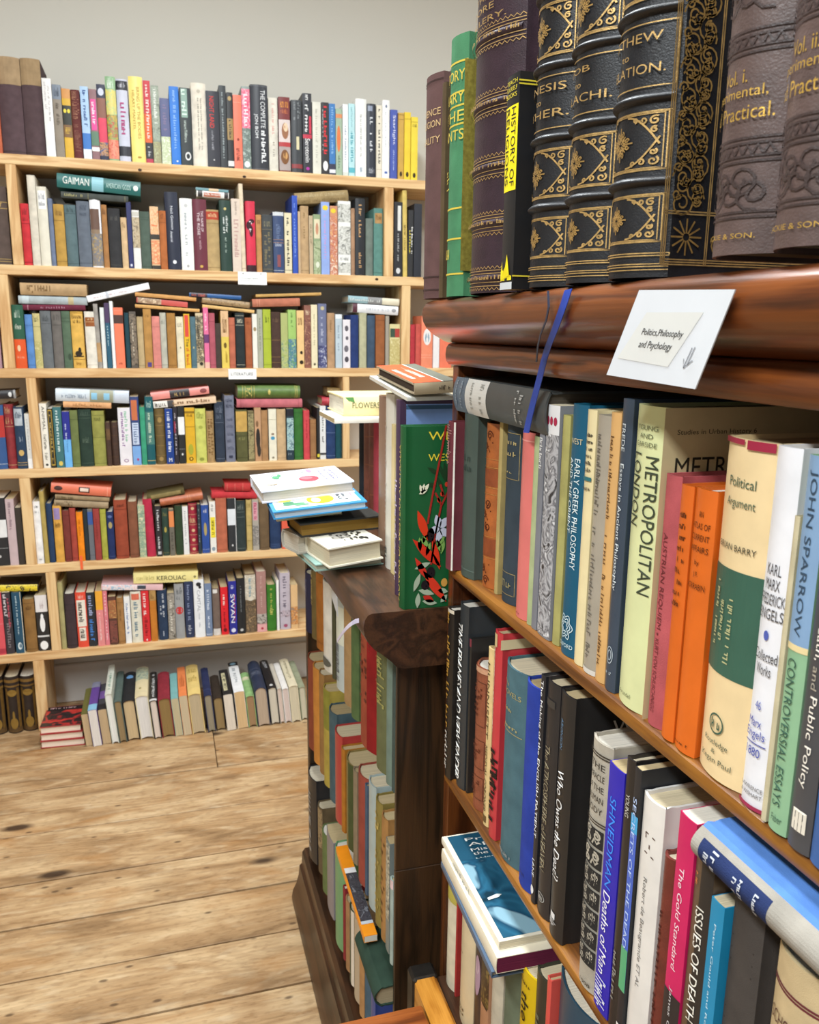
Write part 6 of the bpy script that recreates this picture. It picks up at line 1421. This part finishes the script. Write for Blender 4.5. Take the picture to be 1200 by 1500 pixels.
B = r['bright blue paperback']; B.text('Peter Gould and Rodney White', 0.3, 0.92, 'c8e4ec', 'd', 0.4, 0.6)
B = r['dark grey cloth book with ruled spine']; B.strokes([[(0.15, v), (0.85, v)] for v in (0.84, 0.8, 0.76, 0.6, 0.56, 0.52)], 0.0009, '24201e', mat=M_PRINT, name='ruled_line')
B = r['cream book with maroon rules']; B.strokes([[(i / 10, v) for i in range(11)] for v in (0.9, 0.89)], 0.0016, '6c2c34', mat=M_PRINT, name='ruled_line'); B.text('SCHOLARS', .78, .82, '5c3c34', 'h', .1, .95); B.text('AND', .72, .755, '5c3c34', 'h', .2, .6)
# blue book lying along the top of the near end
ya, yb_ = solve_x(1006, 1, (0.325, 0, 0.985)), 0.19
z0 = solve_y(1262, 2, (0.325, ya, 0)); z1 = solve_y(1206, 2, (0.325, ya, 0))
B = Book(frame((0, 0, 1), (1, 0, 0), (0, 1, 0), (0.322, yb_, z0)), z1 - z0, ya - yb_, 0.17, '5580c4', 'c', uniq('large blue cloth book with navy label lying on middle oak shelf'), G, fine=True, roundness=0.4)
B.band(0.0, 1.0, '9c968c', 0.0, 0.92); B.band(0.68, 0.965, '22305a', 0.12, 0.8); B.marks(3, .92, .94, 'c0c4cc', 'r', .3, .6); B.marks(5, .885, .91, 'c0c4cc', 'r', .2, .75); B.marks(4, .8, .815, 'c0c4cc', 'r', .3, .65); B.marks(5, .775, .79, 'c0c4cc', 'r', .25, .7); B.marks(5, .715, .73, 'c0c4cc', 'r', .25, .7)

# ---------------------------------------------------------------- lower oak shelf
G = 'books on the lower oak shelf'
r = side_row('''
649.5 662 1290 dbd2b8 c/-2 cream book at the far end| b .82 1 b8ac50
662.5 667 1292 a83430 c/0 narrow red book
667.5 686 1296 dfcea8 h/-6 pale buff jacket| m 5 .92 .93 6c5c40 h .2 .7; m 5 .89 .9 6c5c40 h .2 .7; m 5 .86 .87 6c5c40 h .2 .7; m 4 .5 .51 6c5c40 h .2 .6; m 5 .1 .12 6c5c40 h .2 .8; m 5 .07 .085 6c5c40 h .2 .8
686.5 700 1320 443833 h/-2 dark brown jacket with pink figure| e .5 .6 .14 .28 b898a8; e .56 .6 .05 .14 e0c8cc; m 4 .8 .84 8c8078 h .2 .7
700.5 711 1350 bc8c6a p/-2 salmon tan paperback| b .4 .92 342c24 .15 .9; x .42 .9 4c4028 342c24 8c7840
711.5 726 1375 ccc2ab c/-2 off white book| m 5 .9 .93 a06c58 h .2 .8
726.5 748 1395 6c7660 c/-2 grey green book
748.5 768 1421 d8b616 h/-3 yellow jacket with black script
768.5 784 1428 38382c h/-2 dark olive jacket| m 10 .2 .8 6c6c54 d .3 .6
784.5 790 1434 d8564c h/-3 narrow red jacket
790.5 842 1462 2c4a5c h/-4 teal blue jacket with dark lettering
''', SX, OAK_S[2], 'lower oak shelf', G, Dmax=0.19, yr=(-0.8, 0.9555), zmax=0.78)
B = r['yellow jacket with black script']; B.text('the', .72, .88, '2c2410', 'd', .35, .75); B.text('by', .58, .68, '2c2410', 'd', .35, .75); B.marks(9, .2, .5, '2c2410', 'd', .35, .75); B.marks(6, .92, .94, '5c4c14', 'h', .2, .8)
B = r['teal blue jacket with dark lettering']; B.text('WAR', .86, .9, '14202c', 'h', .35, .55, 'F'); B.text('WITH', .74, .78, '14202c', 'h', .6, .85, 'F')
b = flat_book((720, 1424), (885, 1380), (646, 1262), 0.7045, 0.7125, '50647c', 'f', uniq('slate blue hardback lowest of three lying on the lower oak shelf'), G, spine='left', pages='b8ac94')
b = flat_book((727, 1404), (890, 1364), (647, 1243), 0.713, 0.7325, 'e6dcc4', 'p', uniq('cream booklet with purple end lying under the space flight book'), G, spine='left', pages='6a2440')
b = flat_book((731, 1380), (894, 1346), (647, 1226), 0.733, 0.7425, 'e8e0cc', 'p', uniq('space flight paperback with blue moon sky cover lying on lower oak shelf'), G, spine='left', pages='d8ccb0')
b.band(0.02, 0.985, None, 0.05, 1.0, 'F', mat=picture('123444', '1d4e68', '2a6480', '1a4660', '8ab0c0', scale=14, rough=0.3), name='printed_picture')
b.band(0.72, 0.985, '1d5068', 0.05, 1.0, 'F', name='printed_picture')
b.text('Project', .9, .94, 'f0f0ea', 'h', .2, .78, 'F'); b.text('Apollo:', .84, .89, 'f0f0ea', 'h', .2, .78, 'F'); b.text('Mission to', .795, .825, 'f0f0ea', 'h', .2, .72, 'F'); b.text('the Moon', .755, .785, 'f0f0ea', 'h', .2, .64, 'F'); b.marks(14, .715, .727, 'b8ccd0', 'h', .2, .8, 'F')
b.poly([(.1, .33), (.2, .34), (.24, .36), (.2, .37), (.1, .35)], 'dce4e4', 'F'); b.marks(14, .45, .75, '5c7484', 'd', .2, .8)

# ---------------------------------------------------------------- section card on the cornice and the blue ribbon marker
c0, c1, c3 = hit(0, 0.307, 938, 425), hit(0, 0.307, 1079, 424), hit(0, 0.309, 890, 549)
c2 = hit(0, 0.309, 1020, 570)
card = empty('section_card', 'white section card reading Politics, Philosophy and Psychology on the oak cornice', 'card', loc=c3)
nrm = Vector((-1, 0, 0)); th = 0.0008
vs = [p_ - c3 + n_ for n_ in (Vector(), nrm * th) for p_ in (c3, c2, c1, c0)]
MB().add(vs, [(3, 2, 1, 0), (4, 5, 6, 7), (0, 1, 5, 4), (1, 2, 6, 5), (2, 3, 7, 6), (3, 0, 4, 7)]).build('card', M_PLAIN, card, 'd6dae0')
def on_card(a, b, off): return (c3 + (c2 - c3) * a * (1 - b) + (c1 - c0) * a * b + (c0 - c3) * b) - c3 + nrm * (th + off)
MB().add([on_card(a, b, 0.0002) for a, b in ((0.06, 0.22), (0.66, 0.19), (0.80, 0.78), (0.2, 0.76))], [(0, 1, 2, 3)]).build('paper_slip', M_PLAIN, card, 'd6d7d4')
for s_, a0, a1, b0, b1 in (('Politics,Philosophy', 0.24, 0.69, 0.49, 0.585), ('and Psychology', 0.26, 0.625, 0.345, 0.45)):
    vs, fs = glyphs(s_); MB().add([on_card(a0 + (a1 - a0) * x + 0.0 * y, b0 + (b1 - b0) * y, 0.0005) for x, y in vs], fs).build('lettering', M_PRINT, card, '2c2c30')
def card_line(pts, wd):
    m = MB(); P = [Vector(on_card(a, b, 0.0006)) for a, b in pts]; vs = []
    for i, p_ in enumerate(P):
        d = (P[min(i + 1, len(P) - 1)] - P[max(i - 1, 0)]); n_ = d.cross(nrm).normalized() * wd / 2; vs += [p_ + n_, p_ - n_]
    m.add(vs, [(2 * i, 2 * i + 1, 2 * i + 3, 2 * i + 2) for i in range(len(P) - 1)]); return m.build('drawn_arrow', M_PRINT, card, '6c7078')
card_line([(0.83, 0.42), (0.82, 0.2)], 0.0006); card_line([(0.855, 0.43), (0.845, 0.24)], 0.0006); card_line([(0.79, 0.3), (0.82, 0.2), (0.88, 0.29)], 0.0006)
pts = []
for (px, py, X) in ((833, 424, 0.3085), (826, 446, 0.3065), (814, 480, 0.309), (803, 508, 0.318), (797, 528, 0.330), (789, 560, 0.333), (781, 590, 0.334), (775, 615, 0.335), (771, 634, 0.334)): pts.append(hit(0, X, px, py))
strip('blue_ribbon', pts, (0, -0.0125, 0.001), M_RIBBON, '1d3f9e', 'royal blue ribbon marker hanging from the black bibles over the cornice', 'ribbon')
pts = [hit(0, X, px, py) for px, py, X in ((803, 426, 0.3088), (804, 450, 0.3065), (800, 470, 0.309), (792, 490, 0.314), (788, 508, 0.322), (786, 530, 0.332))]
strip('thin_ribbon', pts, (0, -0.003, 0), M_RIBBON, '26324c', 'thin dark blue ribbon hanging left of the wide blue ribbon', 'ribbon')

DUPS = [k for k, v in LABELS.items() if len(v) > 1]
print('objects', len(bpy.data.objects), 'labels shared', len(DUPS), DUPS[:8])
